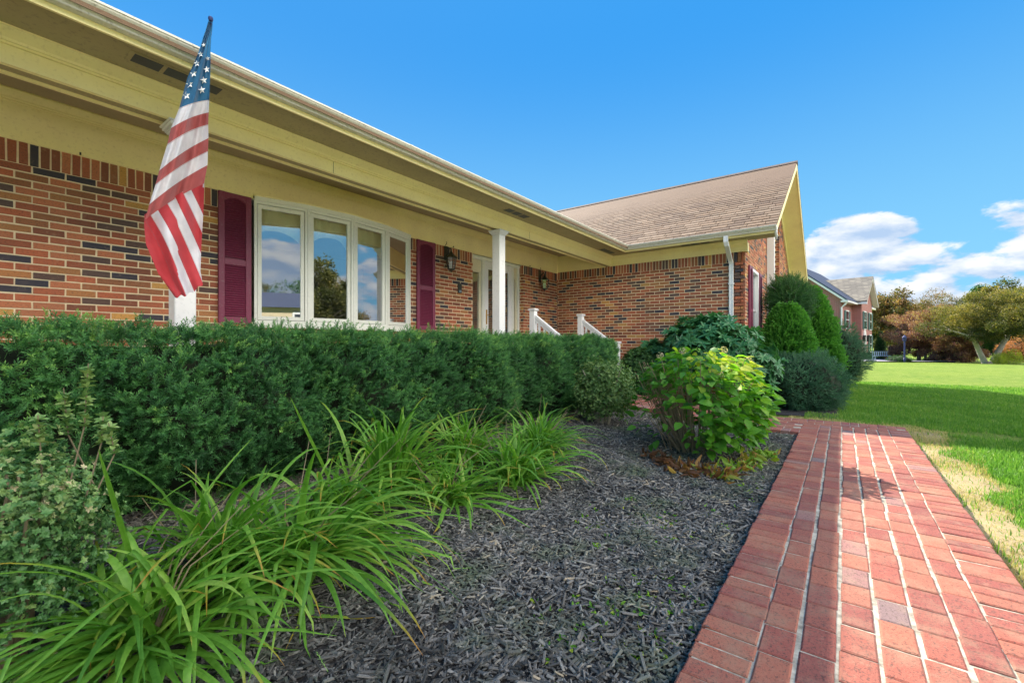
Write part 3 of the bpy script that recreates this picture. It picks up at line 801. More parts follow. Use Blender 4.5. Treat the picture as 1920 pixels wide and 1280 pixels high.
# bow window of four casements
nodes = [(WX0 + .02, D - .02), (3.03, D - .19), (3.66, D - .25), (4.28, D - .19), (WX1 - .02, D - .02)]
win = thing('x', None, None); bpy.data.objects.remove(win)
mb = MB()
poly = [(WX0, D + .05)] + [(a, b - .035) for a, b in nodes] + [(WX1, D + .05)]
mb.prism(poly, 'z', WZ0 - .06, WZ0 - .001)
window = mb.build('bow_window', M['vinyl'], house)
mb = MB(); mb.prism(poly, 'z', WZ1 + .001, WZ1 + .055); mb.build('window_head', M['vinyl'], window)
def orient_box(mb, p, q, t0, t1, n0, n1, z0, z1):
    """box along segment p->q between fractions-in-metres t0,t1; n0..n1 outward offset"""
    p = Vector(p); q = Vector(q); u = (q - p).normalized(); nn = Vector((u.y, -u.x))
    c = [p + u * t0 + nn * n0, p + u * t1 + nn * n0, p + u * t1 + nn * n1, p + u * t0 + nn * n1]
    mb.prism([(v.x, v.y) for v in c], 'z', z0, z1)
for i in range(4):
    p, q = nodes[i], nodes[i + 1]; Ls = (Vector(q) - Vector(p)).length
    mb = MB(); g = .03
    orient_box(mb, p, q, 0, g, -.04, .022, WZ0, WZ1); orient_box(mb, p, q, Ls - g, Ls, -.04, .022, WZ0, WZ1)
    orient_box(mb, p, q, g, Ls - g, -.04, .018, WZ0, WZ0 + .03); orient_box(mb, p, q, g, Ls - g, -.04, .018, WZ1 - .03, WZ1)
    f = mb.build('frame', M['vinyl'], window)
    mb = MB(); a, b = g + .006, Ls - g - .006; s = .045; z0, z1 = WZ0 + .036, WZ1 - .036
    orient_box(mb, p, q, a, a + s, -.03, .008, z0, z1); orient_box(mb, p, q, b - s, b, -.03, .008, z0, z1)
    orient_box(mb, p, q, a + s, b - s, -.03, .006, z0, z0 + s); orient_box(mb, p, q, a + s, b - s, -.03, .006, z1 - s, z1)
    mb.build('sash', M['vinyl'], window)
    mb = MB(); orient_box(mb, p, q, a + s, b - s, -.012, -.008, z0 + s, z1 - s)
    mb.build('pane', M['glass'], window)
mb = MB(); mb.prism([(a, b - .05) for a, b in nodes] + [(WX1, D - .015), (WX0, D - .015)], 'z', WZ1 + .056, WZ1 + .075); mb.build('head_cap', M['trim'], window)
mb = MB(); mb.box(WX0, WX1, D + .051, D + .21, WZ0 - .02, WZ0 - .001); mb.build('inner_sill', M['vinyl'], window)
mb = MB(); mb.box(WX0, WX1, D + .051, D + .21, WZ1 + .002, WZ1 + .03); mb.build('inner_head', M['vinyl'], window)

# entry: two sidelights, glazed storm door over a wooden door
YD = 5.95
entry = None
mb = MB()
mb.box(DX0 + .002, 6.56, YD - .05, YD + .08, ZF, 2.84, .004); mb.box(6.88, 6.955, YD - .05, YD + .08, ZF, 2.84, .004); mb.box(7.885, 7.96, YD - .05, YD + .08, ZF, 2.84, .004); mb.box(8.12, DX1 - .002, YD - .05, YD + .08, ZF, 2.84, .004)
mb.box(DX0 + .002, DX1 - .002, YD - .06, YD + .08, 2.841, 2.905, .004)
entry = mb.build('door_frame', M['vinyl'], house)
for (a, b) in ((6.561, 6.879), (7.961, 8.119)):
    mb = MB(); s = .06
    mb.box(a, b, YD - .01, YD + .04, ZF, ZF + .55); mb.box(a, a + s, YD - .01, YD + .04, ZF + .55, 2.84); mb.box(b - s, b, YD - .01, YD + .04, ZF + .55, 2.84); mb.box(a + s, b - s, YD - .01, YD + .04, 2.58, 2.84)
    mb.box(a + s + .01, b - s - .01, YD - .02, YD - .01, ZF + .12, ZF + .42, .004)
    mb.build('sidelight', paint('sidelight_cream', (.74, .66, .48), .45, .05), entry)
    mb = MB(); mb.box(a + s, b - s, YD + .012, YD + .018, ZF + .55, 2.58); mb.build('pane', M['glass'], entry)
mb = MB(); a, b = 6.957, 7.883; s = .12; z0, z1 = ZF + .01, 2.835
mb.box(a, a + s, YD - .045, YD - .01, z0, z1, .004); mb.box(b - s, b, YD - .045, YD - .01, z0, z1, .004); mb.box(a + s, b - s, YD - .043, YD - .012, z0, z0 + .2, .004); mb.box(a + s, b - s, YD - .043, YD - .012, z1 - .16, z1, .004)
door = mb.build('storm_door', M['white'], house)
mb = MB(); mb.box(a + s, b - s, YD - .03, YD - .026, z0 + .2, z1 - .16); mb.build('pane', glassmat('door_glass', .22), door)
mb = MB(); mb.box(a + .035, a + .075, YD - .055, YD - .045, 1.53, 1.83, .004); mb.tube([(a + .055, YD - .05, 1.72), (a + .055, YD - .09, 1.72), (a + .13, YD - .095, 1.71)], .008, 8); mb.build('handle', M['brass'], door)
mb = MB(); mb.box(a + .02, b - .02, YD + .045, YD + .075, z0, 2.0); mb.box(a + .02, a + .2, YD + .045, YD + .075, 2.0, z1); mb.box(b - .2, b - .02, YD + .045, YD + .075, 2.0, z1); mb.box(a + .2, b - .2, YD + .045, YD + .075, 2.55, z1)
for zz in (ZF + .25, 1.35): 
    for xx in (a + .14, a + .52): mb.box(xx, xx + .28, YD + .036, YD + .045, zz, zz + .45, .008)
idr = mb.build('inner_door', M['oak'], house)
mb = MB(); mb.box(a + .38, a + .40, YD + .04, YD + .07, 2.0, 2.55); mb.box(a + .55, a + .57, YD + .04, YD + .07, 2.0, 2.55); mb.box(a + .2, b - .2, YD + .04, YD + .07, 2.26, 2.28); mb.build('muntins', M['white'], idr)

# gable window and its shutters
mb = MB(); g0, g1, gz0, gz1 = GO
mb.box(g0, g0 + .07, YG - .02, YG + .1, gz0, gz1, .004); mb.box(g1 - .07, g1, YG - .02, YG + .1, gz0, gz1, .004); mb.box(g0 + .07, g1 - .07, YG - .02, YG + .1, gz1 - .07, gz1, .004); mb.box(g0 - .03, g1 + .03, YG - .05, YG + .1, gz0 - .05, gz0 - .001, .004)
mb.box(g0 + .07, g1 - .07, YG + .03, YG + .07, (gz0 + gz1) / 2 - .03, (gz0 + gz1) / 2 + .03, .003)
for zz in (gz0 + .001,): mb.box(g0 + .07, g1 - .07, YG + .02, YG + .08, zz, zz + .06, .003)
gwin = mb.build('window', M['white'], house)
mb = MB(); mb.box(g0 + .07, g1 - .07, YG + .05, YG + .055, gz0 + .06, gz1 - .07); mb.build('pane', M['glass'], gwin)
for (xa, xb) in ((g0 - .40, g0 - .02), (g1 + .02, g1 + .40)):
    shutter(xa, xb, gz0, gz1, YG - .036)
# ------------------------------------------------------------------ things on and around the porch
# curtain behind the bow window
V = []; Fc = []; nx, nz = 150, 14
for i in range(nx):
    u = i / (nx - 1); X_ = WX0 + .1 + u * (WX1 - WX0 - .2)
    sw = abs(sin(u * pi * 3.6 + .5)); drop = .23 + .20 * (1 - sw) ** 1.3 + .03 * sin(u * 9)
    if u > .84: drop += 1.0 * ((u - .84) / .16) ** 1.6 * (1 if u < .975 else .9)
    for j in range(nz):
        v = j / (nz - 1)
        yb = D + .055 - .18 * sin(pi * min(max((X_ - WX0) / (WX1 - WX0), 0), 1))
        fold = .022 * sin(u * 95 + 2 * sin(u * 21)) * (1 - .55 * v) + .02 * v * sin(u * 23)
        V.append((X_, yb + .03 + fold, WZ1 - .06 - drop * v))
i = np.arange(nx * nz).reshape(nx, nz)
Fq = np.stack([i[:-1, :-1].ravel(), i[:-1, 1:].ravel(), i[1:, 1:].ravel(), i[1:, :-1].ravel()], 1)
o = mesh_obj('valance', V, [Fq], M['curtain'], smooth=True)
tag(o, 'green gathered fabric valance hanging inside the front bow window', 'curtain')

def lantern(x, z, label):
    y = D
    t = thing('wall_lantern', label, 'lantern', (x, D, z), group='lanterns beside the front door')
    mb = MB(); mb.box(x - .05, x + .05, y - .02, y, z + .02, z + .30, .006)
    mb.tube([(x, y - .015, z + .16), (x, y - .07, z + .20), (x, y - .12, z + .235), (x, y - .14, z + .20), (x, y - .14, z + .165)], .010, 8)
    mb.tube([(x - .03, y - .015, z + .28), (x - .02, y - .05, z + .33), (x, y - .02, z + .36)], .006, 6)
    mb.build('bracket', M['bronze'], t)
    c = (x, y - .14, z)
    mb = MB(); n = 6; mb.lathe([(.0, .17), (.018, .165), (.03, .14), (.085, .085), (.115, .06), (.117, .052), (.0, .05)], c, n)
    mb.lathe([(0, .20), (.012, .19), (.010, .175), (.02, .165)], c, 8)
    mb.build('cap', M['bronze'], t)
    mb = MB()
    for k in range(6):
        a = 2 * pi * k / 6
        mb.tube([(c[0] + .10 * cos(a), c[1] + .10 * sin(a), z + .055), (c[0] + .062 * cos(a), c[1] + .062 * sin(a), z - .15)], .006, 5)
    mb.lathe([(.066, -.145), (.066, -.16), (.03, -.17), (.02, -.185), (.008, -.19), (.008, -.21), (0, -.215)], c, 6)
    mb.lathe([(0, -.158), (.06, -.158), (.066, -.145)], c, 6)
    mb.build('cage', M['bronze'], t)
    mb = MB(); mb.lathe([(.092, .052), (.058, -.144)], c, 6); mb.build('glass', M['lampglass'], t)
    mb = MB()
    for k in range(3):
        a = 2 * pi * k / 3; mb.tube([(c[0] + .022 * cos(a), c[1] + .022 * sin(a), z - .15), (c[0] + .022 * cos(a), c[1] + .022 * sin(a), z - .06)], .009, 6)
        mb.lathe([(.004, 0), (.012, .018), (.009, .035), (0, .06)], (c[0] + .022 * cos(a), c[1] + .022 * sin(a), z - .06), 6)
    mb.build('candle', M['white'], t)
lantern(at(846, Y=5.66)[0], 2.62, 'aged bronze wall lantern on the brick between right plum shutter and the front door')
lantern(at(1021, Y=5.66)[0], 2.58, 'aged bronze wall lantern near the inside corner of the two brick walls')
dx = at(861, Y=D)[0]
t = thing('doorbell_box', 'small dark doorbell box on brick below the left wall lantern', 'doorbell', (dx, D, 2.1))
mb = MB(); mb.box(dx - .045, dx + .045, D - .03, D, 2.08, 2.26, .006); mb.build('case', M['bronze'], t)
mb = MB(); mb.box(dx - .03, dx + .03, D - .032, D - .0302, 2.095, 2.135); mb.build('button', M['benchgrey'], t)

# handrails down the steps
def railing(x, label):
    t = thing('stair_railing', label, 'railing', (x, 4.25, ZF), group='white railings down the front steps')
    zt, zb = ZF + .95, ZF + .38; y0, y1 = 4.28, 3.50
    for (yy, z0, z1) in ((y0, ZF, zt + .03), (y1, .13, zb + .04)):
        mb = MB(); mb.box(x - .05, x + .05, yy - .05, yy + .05, z0, z1, .004)
        mb.box(x - .06, x + .06, yy - .06, yy + .06, z1, z1 + .012, .003); mb.box(x - .072, x + .072, yy - .072, yy + .072, z1 + .0125, z1 + .03, .004)
        mb.box(x - .06, x + .06, yy - .06, yy + .06, z1 + .0305, z1 + .04, .003)
        mb.build('newel_post', M['white'], t)
    sl = (zt - zb) / (y0 - y1)
    def bar(h0, h1, w):
        ya, yb = y0 - .05, y1 + .05
        f = lambda y_: zt - sl * (y0 - y_)
        mb.prism([(ya, f(ya) + h0), (yb, f(yb) + h0), (yb, f(yb) + h1), (ya, f(ya) + h1)], 'x', x - w, x + w)
    mb = MB(); bar(-.045, .0, .036); bar(-.115, -.046, .018); mb.build('handrail', M['white'], t)
    mb = MB(); bar(-.80, -.74, .02); mb.build('bottom_rail', M['white'], t)
    for k in range(6):
        yy = y0 - .05 - (k + .7) * (y0 - y1 - .1) / 6.4; f = zt - sl * (y0 - yy)
        mb = MB(); mb.box(x - .016, x + .016, yy - .016, yy + .016, f - .745, f - .11, .002); mb.build('baluster', M['white'], t)
railing(at(1000, Y=4.28)[0], 'white stair railing on the left side of the front steps, nearer the porch post')
railing(at(1089, Y=4.28)[0], 'white stair railing on the right side of the front steps, nearer the wing wall')

# ------------------------------------------------------------------ flag on its slanting pole
flag = thing('flag', 'limp stars and stripes flag hanging from a slanting pole on the left porch post', 'flag', (1.3, 4.3, 2.55))
def fp(px, py, Y): return at(px, py, Y=Y)
tip = Vector(fp(395, 36, 3.42)); basep = Vector((1.31, YB + .005, 2.58))
mb = MB(); mb.tube([basep, basep.lerp(tip, .98)], .011, 8); mb.lathe([(.0, .02), (.013, .012), (.016, 0), (.012, -.012), (0, -.02)], tip, 8); mb.build('pole', M['bluepaint'], flag)
mb = MB(); mb.box(1.27, 1.35, YB - .006, YB + .011, 2.50, 2.66, .004); mb.tube([basep, basep.lerp(tip, .10)], .018, 8); mb.build('bracket', M['gutter'], flag)
zs = 2.1333
def zp(x, y): return (240 + x / zs, 20 + y / zs)   # measured on the enlarged flag
# upper cloth: left edge, right edge by row
left = [(325, 30), (312, 75), (300, 108), (283, 165), (262, 215), (240, 262), (222, 325), (205, 390), (172, 470), (157, 535), (140, 590), (120, 645), (104, 700), (88, 765), (70, 830)]
right = [(340, 30), (338, 70), (333, 110), (330, 165), (330, 205), (329, 262), (327, 315), (325, 357), (323, 407), (321, 455), (322, 508), (321, 558), (319, 605), (312, 650), (304, 692)]
sidx = [0, 1, 2, 3, 4, 5, 6, 7, 8, 9, 9.5, 10, 10.5, 11, 12]     # stripe coordinate at those rows (canton ends at 7)
# make rows: 7 canton bottom; 8 white ends; 9 red ends; 10 white; 11 red; 12 white; 13 red(end)
Lk = {7: (205, 390), 8: (172, 470), 9: (157, 535), 10: (125, 640), 11: (110, 695), 12: (85, 775), 13: (68, 836)}
Rk = {7: (325, 357), 8: (323, 407), 9: (321, 455), 10: (322, 510), 11: (320, 562), 12: (318, 618), 13: (304, 692)}
for k in range(7): Lk[k] = left[k]; Rk[k] = right[k]
ks = np.arange(14.0)
La = np.array([Lk[k] for k in range(14)], float); Ra = np.array([Rk[k] for k in range(14)], float)
nu, nv = 36, 170
V = []; UV = []
for j in range(nv):
    k = 13 * j / (nv - 1)
    lx, ly = np.interp(k, ks, La[:, 0]), np.interp(k, ks, La[:, 1]); rx, ry = np.interp(k, ks, Ra[:, 0]), np.interp(k, ks, Ra[:, 1])
    Yk = np.interp(k, [0, 7, 13], [3.43, 3.52, 3.60])
    for i in range(nu):
        u = i / (nu - 1)
        bow = 10 * ss(5, 9, k) * sin(pi * u)                      # stripes sag upwards in the middle
        qx = lx + (rx - lx) * u; qy = ly + (ry - ly) * u - bow * (1 if k > 6 else .4) * (-1 if u < .0 else 1)
        wdt = ss(0, 9, k)
        fold = .045 * sin(u * 7.5 + .20 * k + .8) * wdt + .018 * sin(u * 19 + k * .35) * wdt + .006 * sin(u * 31 + k * 1.3)
        p = at(*zp(qx, qy), Y=Yk + fold + .03 * (u - .5))
        V.append(p); UV.append((u, k))
ii = np.arange(nu * nv).reshape(nv, nu)
Fq = np.stack([ii[:-1, :-1].ravel(), ii[:-1, 1:].ravel(), ii[1:, 1:].ravel(), ii[1:, :-1].ravel()], 1)
def clothmat(name, canton):
    m, t, p, o = newmat(name)
    uvn = t.nodes.new('ShaderNodeUVMap'); s_ = t.nodes.new('ShaderNodeSeparateXYZ'); L(t, uvn.outputs[0], s_.inputs[0])
    v = s_.outputs[1]
    odd = mth(t, 'MODULO', mth(t, 'FLOOR', v), 2.0)
    white, red = (.80, .78, .84), ((.46, .10, .10) if canton else (.58, .045, .06))
    c = mixc(t, odd, red, white)                                  # 7: white 8: red...
    # seam line at the stripe edges
    fr = mth(t, 'FRACT', v); e = mth(t, 'LESS_THAN', mth(t, 'ABSOLUTE', mth(t, 'SUBTRACT', fr, .04)), .025)
    c = mixc(t, mth(t, 'MULTIPLY', e, .45), c, (.35, .12, .14))
    if canton:
        c = mixc(t, mth(t, 'LESS_THAN', v, 7.0), c, (.018, .14, .30))
    c = mixc(t, mth(t, 'MULTIPLY_ADD', noise(t, 14, 5), 2.5, -.9, clamp=True), c, mixc(t, 1.0, c, (.84, .84, .86), 'MULTIPLY'))
    L(t, c, p.inputs['Base Color']); p.inputs['Roughness'].default_value = .75; p.inputs['Sheen Weight'].default_value = .2
    bump(t, noise(t, 30, 4), .35, .01, p)
    tr = t.nodes.new('ShaderNodeBsdfTranslucent'); L(t, c, tr.inputs[0]); mx = t.nodes.new('ShaderNodeMixShader'); mx.inputs[0].default_value = .35
    L(t, p.outputs[0], mx.inputs[1]); L(t, tr.outputs[0], mx.inputs[2]); L(t, mx.outputs[0], o.inputs[0])
    return m
upper = mesh_obj('flag_cloth', V, [Fq], clothmat('flag_upper', True), flag, smooth=True, uv=UV)
# stars sewn on the canton
Vg = np.array(V).reshape(nv, nu, 3)
def star(cx_, cy_, rad, rot):
    vs = []
    for k in range(10):
        a = rot + pi / 2 + 2 * pi * k / 10; rr = rad if k % 2 == 0 else rad * .42
        px, py = zp(cx_ + rr * cos(a) * .95, cy_ - rr * sin(a)); 
        # find depth of the cloth there
        k0 = min(max(np.interp(cy_ - rr * sin(a), La[:, 1] * .5 + Ra[:, 1] * .5, ks), 0), 12.9)
        row = Vg[int(k0 / 13 * (nv - 1))]
        ux = (zp(cx_, 0)[0]); 
        lx, rx = np.interp(k0, ks, La[:, 0]), np.interp(k0, ks, Ra[:, 0])
        uu = min(max((cx_ + rr * cos(a) - lx) / (rx - lx), 0), 1)
        vs.append(at(px, py, Y=row[int(uu * (nu - 1))][1] - .006))
    c0 = tuple(np.mean(np.array(vs), 0)); return vs + [c0], [(k, (k + 1) % 10, 10) for k in range(10)]
sw_ = paint('star_white', (.85, .85, .86), .8, .03)
for (a, b, s_) in ((303, 138, 9), (290, 175, 12), (275, 212, 14), (262, 252, 16), (246, 295, 16), (234, 340, 17), (315, 236, 14), (303, 279, 16), (295, 318, 16), (319, 192, 10)):
    mb = MB(); mb.add(*star(a, b, s_, .15)); mb.build('star', sw_, upper)
# lower cloth: diagonal stripes behind the fold
bo = [40, 71, 110, 160, 203, 243, 280, 330]
V = []; UV = []
nr, ncl = 60, 40
for j in range(nr):
    v = j / (nr - 1)
    for i in range(ncl):
        u = i / (ncl - 1)
        lx = np.interp(v, [0, .1, .35, .7, 1], [66, 64, 72, 120, 187]); ly = np.interp(v, [0, .1, .35, .7, 1], [815, 860, 935, 1050, 1145])
        rx = np.interp(v, [0, .3, .6, .85, 1], [306, 303, 294, 290, 300]); ry = np.interp(v, [0, .3, .6, .85, 1], [672, 780, 930, 1040, 1092])
        qx = lx + (rx - lx) * u; qy = ly + (ry - ly) * u + 14 * sin(pi * u) * v + 5 * sin(u * 21) * v ** 4
        fold = .035 * sin(u * 8 + v * 2) + .018 * sin(u * 17 - v * 3) + .01 * sin(v * 9 + u * 3)
        V.append(at(*zp(qx, qy), Y=3.66 + fold + .05 * (u - .5)))
        cc = qx - .45 * (qy - 780) - 14 * sin(pi * v) * (1 if qx < 200 else .3)
        UV.append((u, float(np.interp(cc, bo, range(8)))))
ii = np.arange(nr * ncl).reshape(nr, ncl)
Fq = np.stack([ii[:-1, :-1].ravel(), ii[:-1, 1:].ravel(), ii[1:, 1:].ravel(), ii[1:, :-1].ravel()], 1)
mesh_obj('flag_fold', V, [Fq], clothmat('flag_lower', False), flag, smooth=True, uv=UV)
# ------------------------------------------------------------------ foliage machinery
def frames(dirs, roll=None, r=rng):
    d = dirs / np.linalg.norm(dirs, axis=1, keepdims=True)
    a = np.cross(d, np.array([0.12, 0.31, 0.94])); nrm = np.linalg.norm(a, axis=1, keepdims=True); a = a / np.maximum(nrm, 1e-6)
    b = np.cross(d, a)
    if roll is None: roll = r.uniform(0, 2 * pi, len(d))
    c, s = np.cos(roll)[:, None], np.sin(roll)[:, None]
    return a * c + b * s, -a * s + b * c, d
def scatter(tv, tf, pos, dirs, scale, tint, roll=None, tt=None, r=rng):
    """template tv (n,3) with +z as growth; tf quads (m,4); returns V, F, tints"""
    A, B, Dd = frames(dirs, roll, r)
    n = len(tv); N_ = len(pos)
    sc = scale[:, None, None]
    V = pos[:, None, :] + sc * (tv[None, :, 0:1] * A[:, None, :] + tv[None, :, 1:2] * B[:, None, :] + tv[None, :, 2:3] * Dd[:, None, :])
    Fq = tf[None] + (np.arange(N_) * n)[:, None, None]
    T = np.repeat(tint, n)
    if tt is not None: T = np.clip(T + np.tile(tt, N_), 0, 1)
    return V.reshape(-1, 3), Fq.reshape(-1, tf.shape[1]), T
def join(parts):
    V = []; Fq = []; T = []; k = 0
    for v, f, t in parts: V.append(v); Fq.append(f + k); T.append(t); k += len(v)
    return np.concatenate(V), np.concatenate(Fq), np.concatenate(T)
def tmpl_sprig(nn=18, ln=1.0, nl=.34, w=.05, spread=.9, seed=1):
    """a shoot with needles all round; length 1 along z"""
    r = np.random.default_rng(seed); V = []; Fq = []; TT = []
    for k in range(nn):
        z = (k + .5) / nn * ln; a = k * 2.4 + r.normal(0, .2); up = .55 + .9 * (k / nn) ** 2
        d = np.array([cos(a) * spread, sin(a) * spread, up]); d /= np.linalg.norm(d); L_ = nl * (1 - .35 * k / nn) * r.uniform(.8, 1.15)
        s = np.cross(d, [0, 0, 1]); s /= np.linalg.norm(s); p = np.array([0, 0, z]); i = len(V)
        V += [p, p + d * L_ * .5 + s * w * .5, p + d * L_, p + d * L_ * .5 - s * w * .5]; Fq.append((i, i + 1, i + 2, i + 3)); TT += [q_ + .28 * (k / nn) ** 2 for q_ in (-.08, .0, .10, .0)]
    i = len(V); V += [np.array([-.012, 0, -.3]), np.array([.012, 0, -.3]), np.array([.010, 0, ln]), np.array([-.010, 0, ln])]; Fq.append((i, i + 1, i + 2, i + 3)); TT += [.2] * 4
    return np.array(V), np.array(Fq), np.array(TT)
def tmpl_leaf(w=.42, fold=.12, droop=.15):
    """one leaf, length 1 along z, folded on the midrib: 4 quads"""
    zs = [0, .3, .68, 1.0]; ws = [.04, w * .5, w * .40, .015]; V = []
    for z, ww in zip(zs, ws): y = -droop * z * z; V += [(-ww, y + fold * ww * 2, z), (0, y, z), (ww, y + fold * ww * 2, z)]
    Fq = []
    for k in range(3): b = 3 * k; Fq += [(b, b + 1, b + 4, b + 3), (b + 1, b + 2, b + 5, b + 4)]
    return np.array(V, float), np.array(Fq)
def tmpl_whorl(n=7, up=.5, w=.3, seed=0, droop=.2, ln=1.0):
    r = np.random.default_rng(seed); tv, tf = tmpl_leaf(w, .15, droop); parts = []
    for k in range(n):
        a = 2 * pi * k / n + r.normal(0, .15); e = up + r.normal(0, .15)
        d = np.array([[cos(a) * cos(e), sin(a) * cos(e), sin(e)]])
        # leaf faces up: build frame by hand
        z = d[0]; x_ = np.array([-sin(a), cos(a), 0]); y_ = -np.cross(z, x_); y_ = -y_ if y_[2] < 0 else y_
        s = ln * r.uniform(.8, 1.1)
        v = s * (tv[:, 0:1] * x_ + tv[:, 1:2] * y_ + tv[:, 2:3] * z)
        parts.append((v, tf, np.full(len(v), r.normal(0, .06))))
    return join(parts)
def tmpl_tuft(n=6, w=.25, seed=0, flat=.5):
    """a loose tuft of small leaves for far crowns"""
    r = np.random.default_rng(seed); V = []; Fq = []
    for k in range(n):
        c = r.normal(0, .38, 3); d = r.normal(0, 1, 3); d[2] *= flat; d /= np.linalg.norm(d); s = np.cross(d, r.normal(0, 1, 3)); s /= np.linalg.norm(s)
        i = len(V); l = r.uniform(.3, .5)
        V += [c - d * l * .5, c + s * w * .5, c + d * l * .5, c - s * w * .5]; Fq.append((i, i + 1, i + 2, i + 3))
    return np.array(V), np.array(Fq), np.zeros(len(V))
def vnoise(p, f, seed=0):
    """cheap smooth noise from summed sines, -1..1"""
    r = np.random.default_rng(seed); out = 0
    for k in range(6):
        w = r.normal(0, 1, 3); w /= np.linalg.norm(w); out = out + np.sin((p @ w) * f * (1 + .35 * k) + r.uniform(0, 6.28)) / (1 + .3 * k)
    return out / 3.0

def add_mesh(name, parts, m, parent=None, tint2=None, smooth=False):
    V, Fq, T = join(parts) if isinstance(parts, list) else parts
    return mesh_obj(name, V, [Fq], m, parent, tint=np.clip(T, 0, 1), tint2=tint2, smooth=smooth)

# ------------------------------------------------------------------ the yew hedge
r = np.random.default_rng(101)
HX0, HX1, HY0, HY1 = -1.4, 7.35, 2.92, 3.95
def hedge_top(x): return HZ + .100 - .014 * np.sin(x * 1.9) * .5 + .012 * np.sin(x * 4.3 + 1) - .10 * ss(6.4, 7.35, x) ** 1.2 - .012 * ss(4.2, 6.2, x)
def hedge_front(x, z):
    """y of the front face: bulging at mid height, tucked in at the foot"""
    t = np.clip(z / 1.2, 0, 1)
    lump = .055 * np.sin(x * 2.3 + .6) + .04 * np.sin(x * 5.1 + z * 3) + .03 * np.sin(x * 9.0 + z * 7 + 2)
    end = .45 * np.clip((x - 6.5) / .75, 0, 1) ** 2
    return HY0 + .36 * (1 - ss(.0, .62, z)) ** 1.2 + .13 * ss(.85, 1.25, z) ** 2 - lump + end - .02
hedge = thing('yew_hedge', 'long clipped dark green yew hedge running in front of the porch', 'hedge', (3, 3.4, .05))
sp = [tmpl_sprig(20, seed=s, nl=.36, w=.075) for s in range(4)]
parts = []
def put_sprigs(P_, Nrm, size, tbase, jitter=.55, templates=sp, r=r):
    Dd = Nrm + r.normal(0, jitter, P_.shape); Dd[:, 2] += .35
    k = r.integers(0, len(templates), len(P_))
    for q in range(len(templates)):
        s_ = k == q
        if s_.any():
            tv, tf, tt = templates[q]; parts.append(scatter(tv, tf, P_[s_], Dd[s_], size[s_], tbase[s_], tt=tt, r=r))
nc_ = 5200                                             # branch tips, each carrying a fan of shoots
xc = HX0 + (HX1 - HX0) * r.random(nc_); zc = .10 + (hedge_top(xc) - .10) * r.random(nc_) ** .85
q = np.stack([xc, 0 * xc, zc], 1); hol = vnoise(q, 8, 5) + .6 * vnoise(q, 19, 8)
yc = hedge_front(xc, zc) + np.abs(r.normal(0, .045, nc_)) + .05 * np.clip(hol, -.5, 1.5)
keep = ~((zc < .34) & (r.random(nc_) < .5)); xc, yc, zc, hol = xc[keep], yc[keep], zc[keep], hol[keep]; nc_ = len(xc)
cd = np.stack([r.normal(0, .45, nc_), -1 + r.normal(0, .2, nc_), .45 + r.normal(0, .4, nc_)], 1); cd /= np.linalg.norm(cd, axis=1, keepdims=True)
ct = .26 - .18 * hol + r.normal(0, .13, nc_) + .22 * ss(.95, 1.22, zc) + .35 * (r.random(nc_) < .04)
for k_ in range(6):
    f = k_ / 6.0
    P_ = np.stack([xc, yc, zc], 1) + cd * (.085 * f - .03)[..., None] if False else np.stack([xc, yc, zc], 1) + cd * (.085 * f - .03) + r.normal(0, .012, (nc_, 3))
    Nn = cd + r.normal(0, .55 * (1 - f * .6), (nc_, 3))
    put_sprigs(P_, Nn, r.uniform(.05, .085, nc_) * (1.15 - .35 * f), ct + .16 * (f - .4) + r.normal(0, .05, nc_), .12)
n = 6500                                               # top
x = HX0 + (HX1 - HX0) * r.random(n); y = HY0 + .06 + (HY1 - HY0 - .1) * r.random(n) ** 1.5
z = hedge_top(x) - .02 + r.normal(0, .014, n) - .10 * ss(HY1 - .25, HY1, y) - .08 * ss(.12, 0, y - hedge_front(x, hedge_top(x)))
P_ = np.stack([x, np.maximum(y, hedge_front(x, z) + .01), z - .04], 1)
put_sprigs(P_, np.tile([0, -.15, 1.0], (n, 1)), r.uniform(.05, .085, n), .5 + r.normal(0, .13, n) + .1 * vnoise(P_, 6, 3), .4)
n = 60                                                 # a few strays above the clipped line
x = r.uniform(.3, 6.5, n)
P_ = np.stack([x, hedge_front(x, hedge_top(x)) + r.uniform(.02, .3, n), hedge_top(x) - .02], 1)
put_sprigs(P_, np.tile([0, 0, 1.3], (n, 1)), r.uniform(.06, .10, n), .7 + r.normal(0, .15, n), .25)
n = 2600                                               # right-hand end
y = HY0 + .4 + (HY1 - HY0 - .4) * r.random(n); z = .1 + .9 * r.random(n)
x = HX1 - .10 - .25 * ((y - 3.5) / .5) ** 2 - .25 * (1 - ss(0, .5, z)) - .1 * ss(.7, 1.0, z) + r.normal(0, .03, n)
put_sprigs(np.stack([x, y, z], 1), np.tile([1.0, -.3, .2], (n, 1)), r.uniform(.055, .09, n), .38 + r.normal(0, .12, n))
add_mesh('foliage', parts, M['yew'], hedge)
# twiggy inside, coloured near black as the shade between sprigs
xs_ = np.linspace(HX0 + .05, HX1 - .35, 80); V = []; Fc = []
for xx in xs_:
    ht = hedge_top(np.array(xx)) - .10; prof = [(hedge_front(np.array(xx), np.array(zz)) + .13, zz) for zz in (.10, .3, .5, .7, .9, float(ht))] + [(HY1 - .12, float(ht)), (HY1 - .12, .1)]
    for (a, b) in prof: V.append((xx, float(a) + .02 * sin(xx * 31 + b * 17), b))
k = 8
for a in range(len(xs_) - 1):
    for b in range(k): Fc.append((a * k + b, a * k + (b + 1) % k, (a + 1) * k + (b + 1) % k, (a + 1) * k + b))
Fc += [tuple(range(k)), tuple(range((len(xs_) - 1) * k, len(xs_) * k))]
mesh_obj('branches', V, Fc, M['core'], hedge)

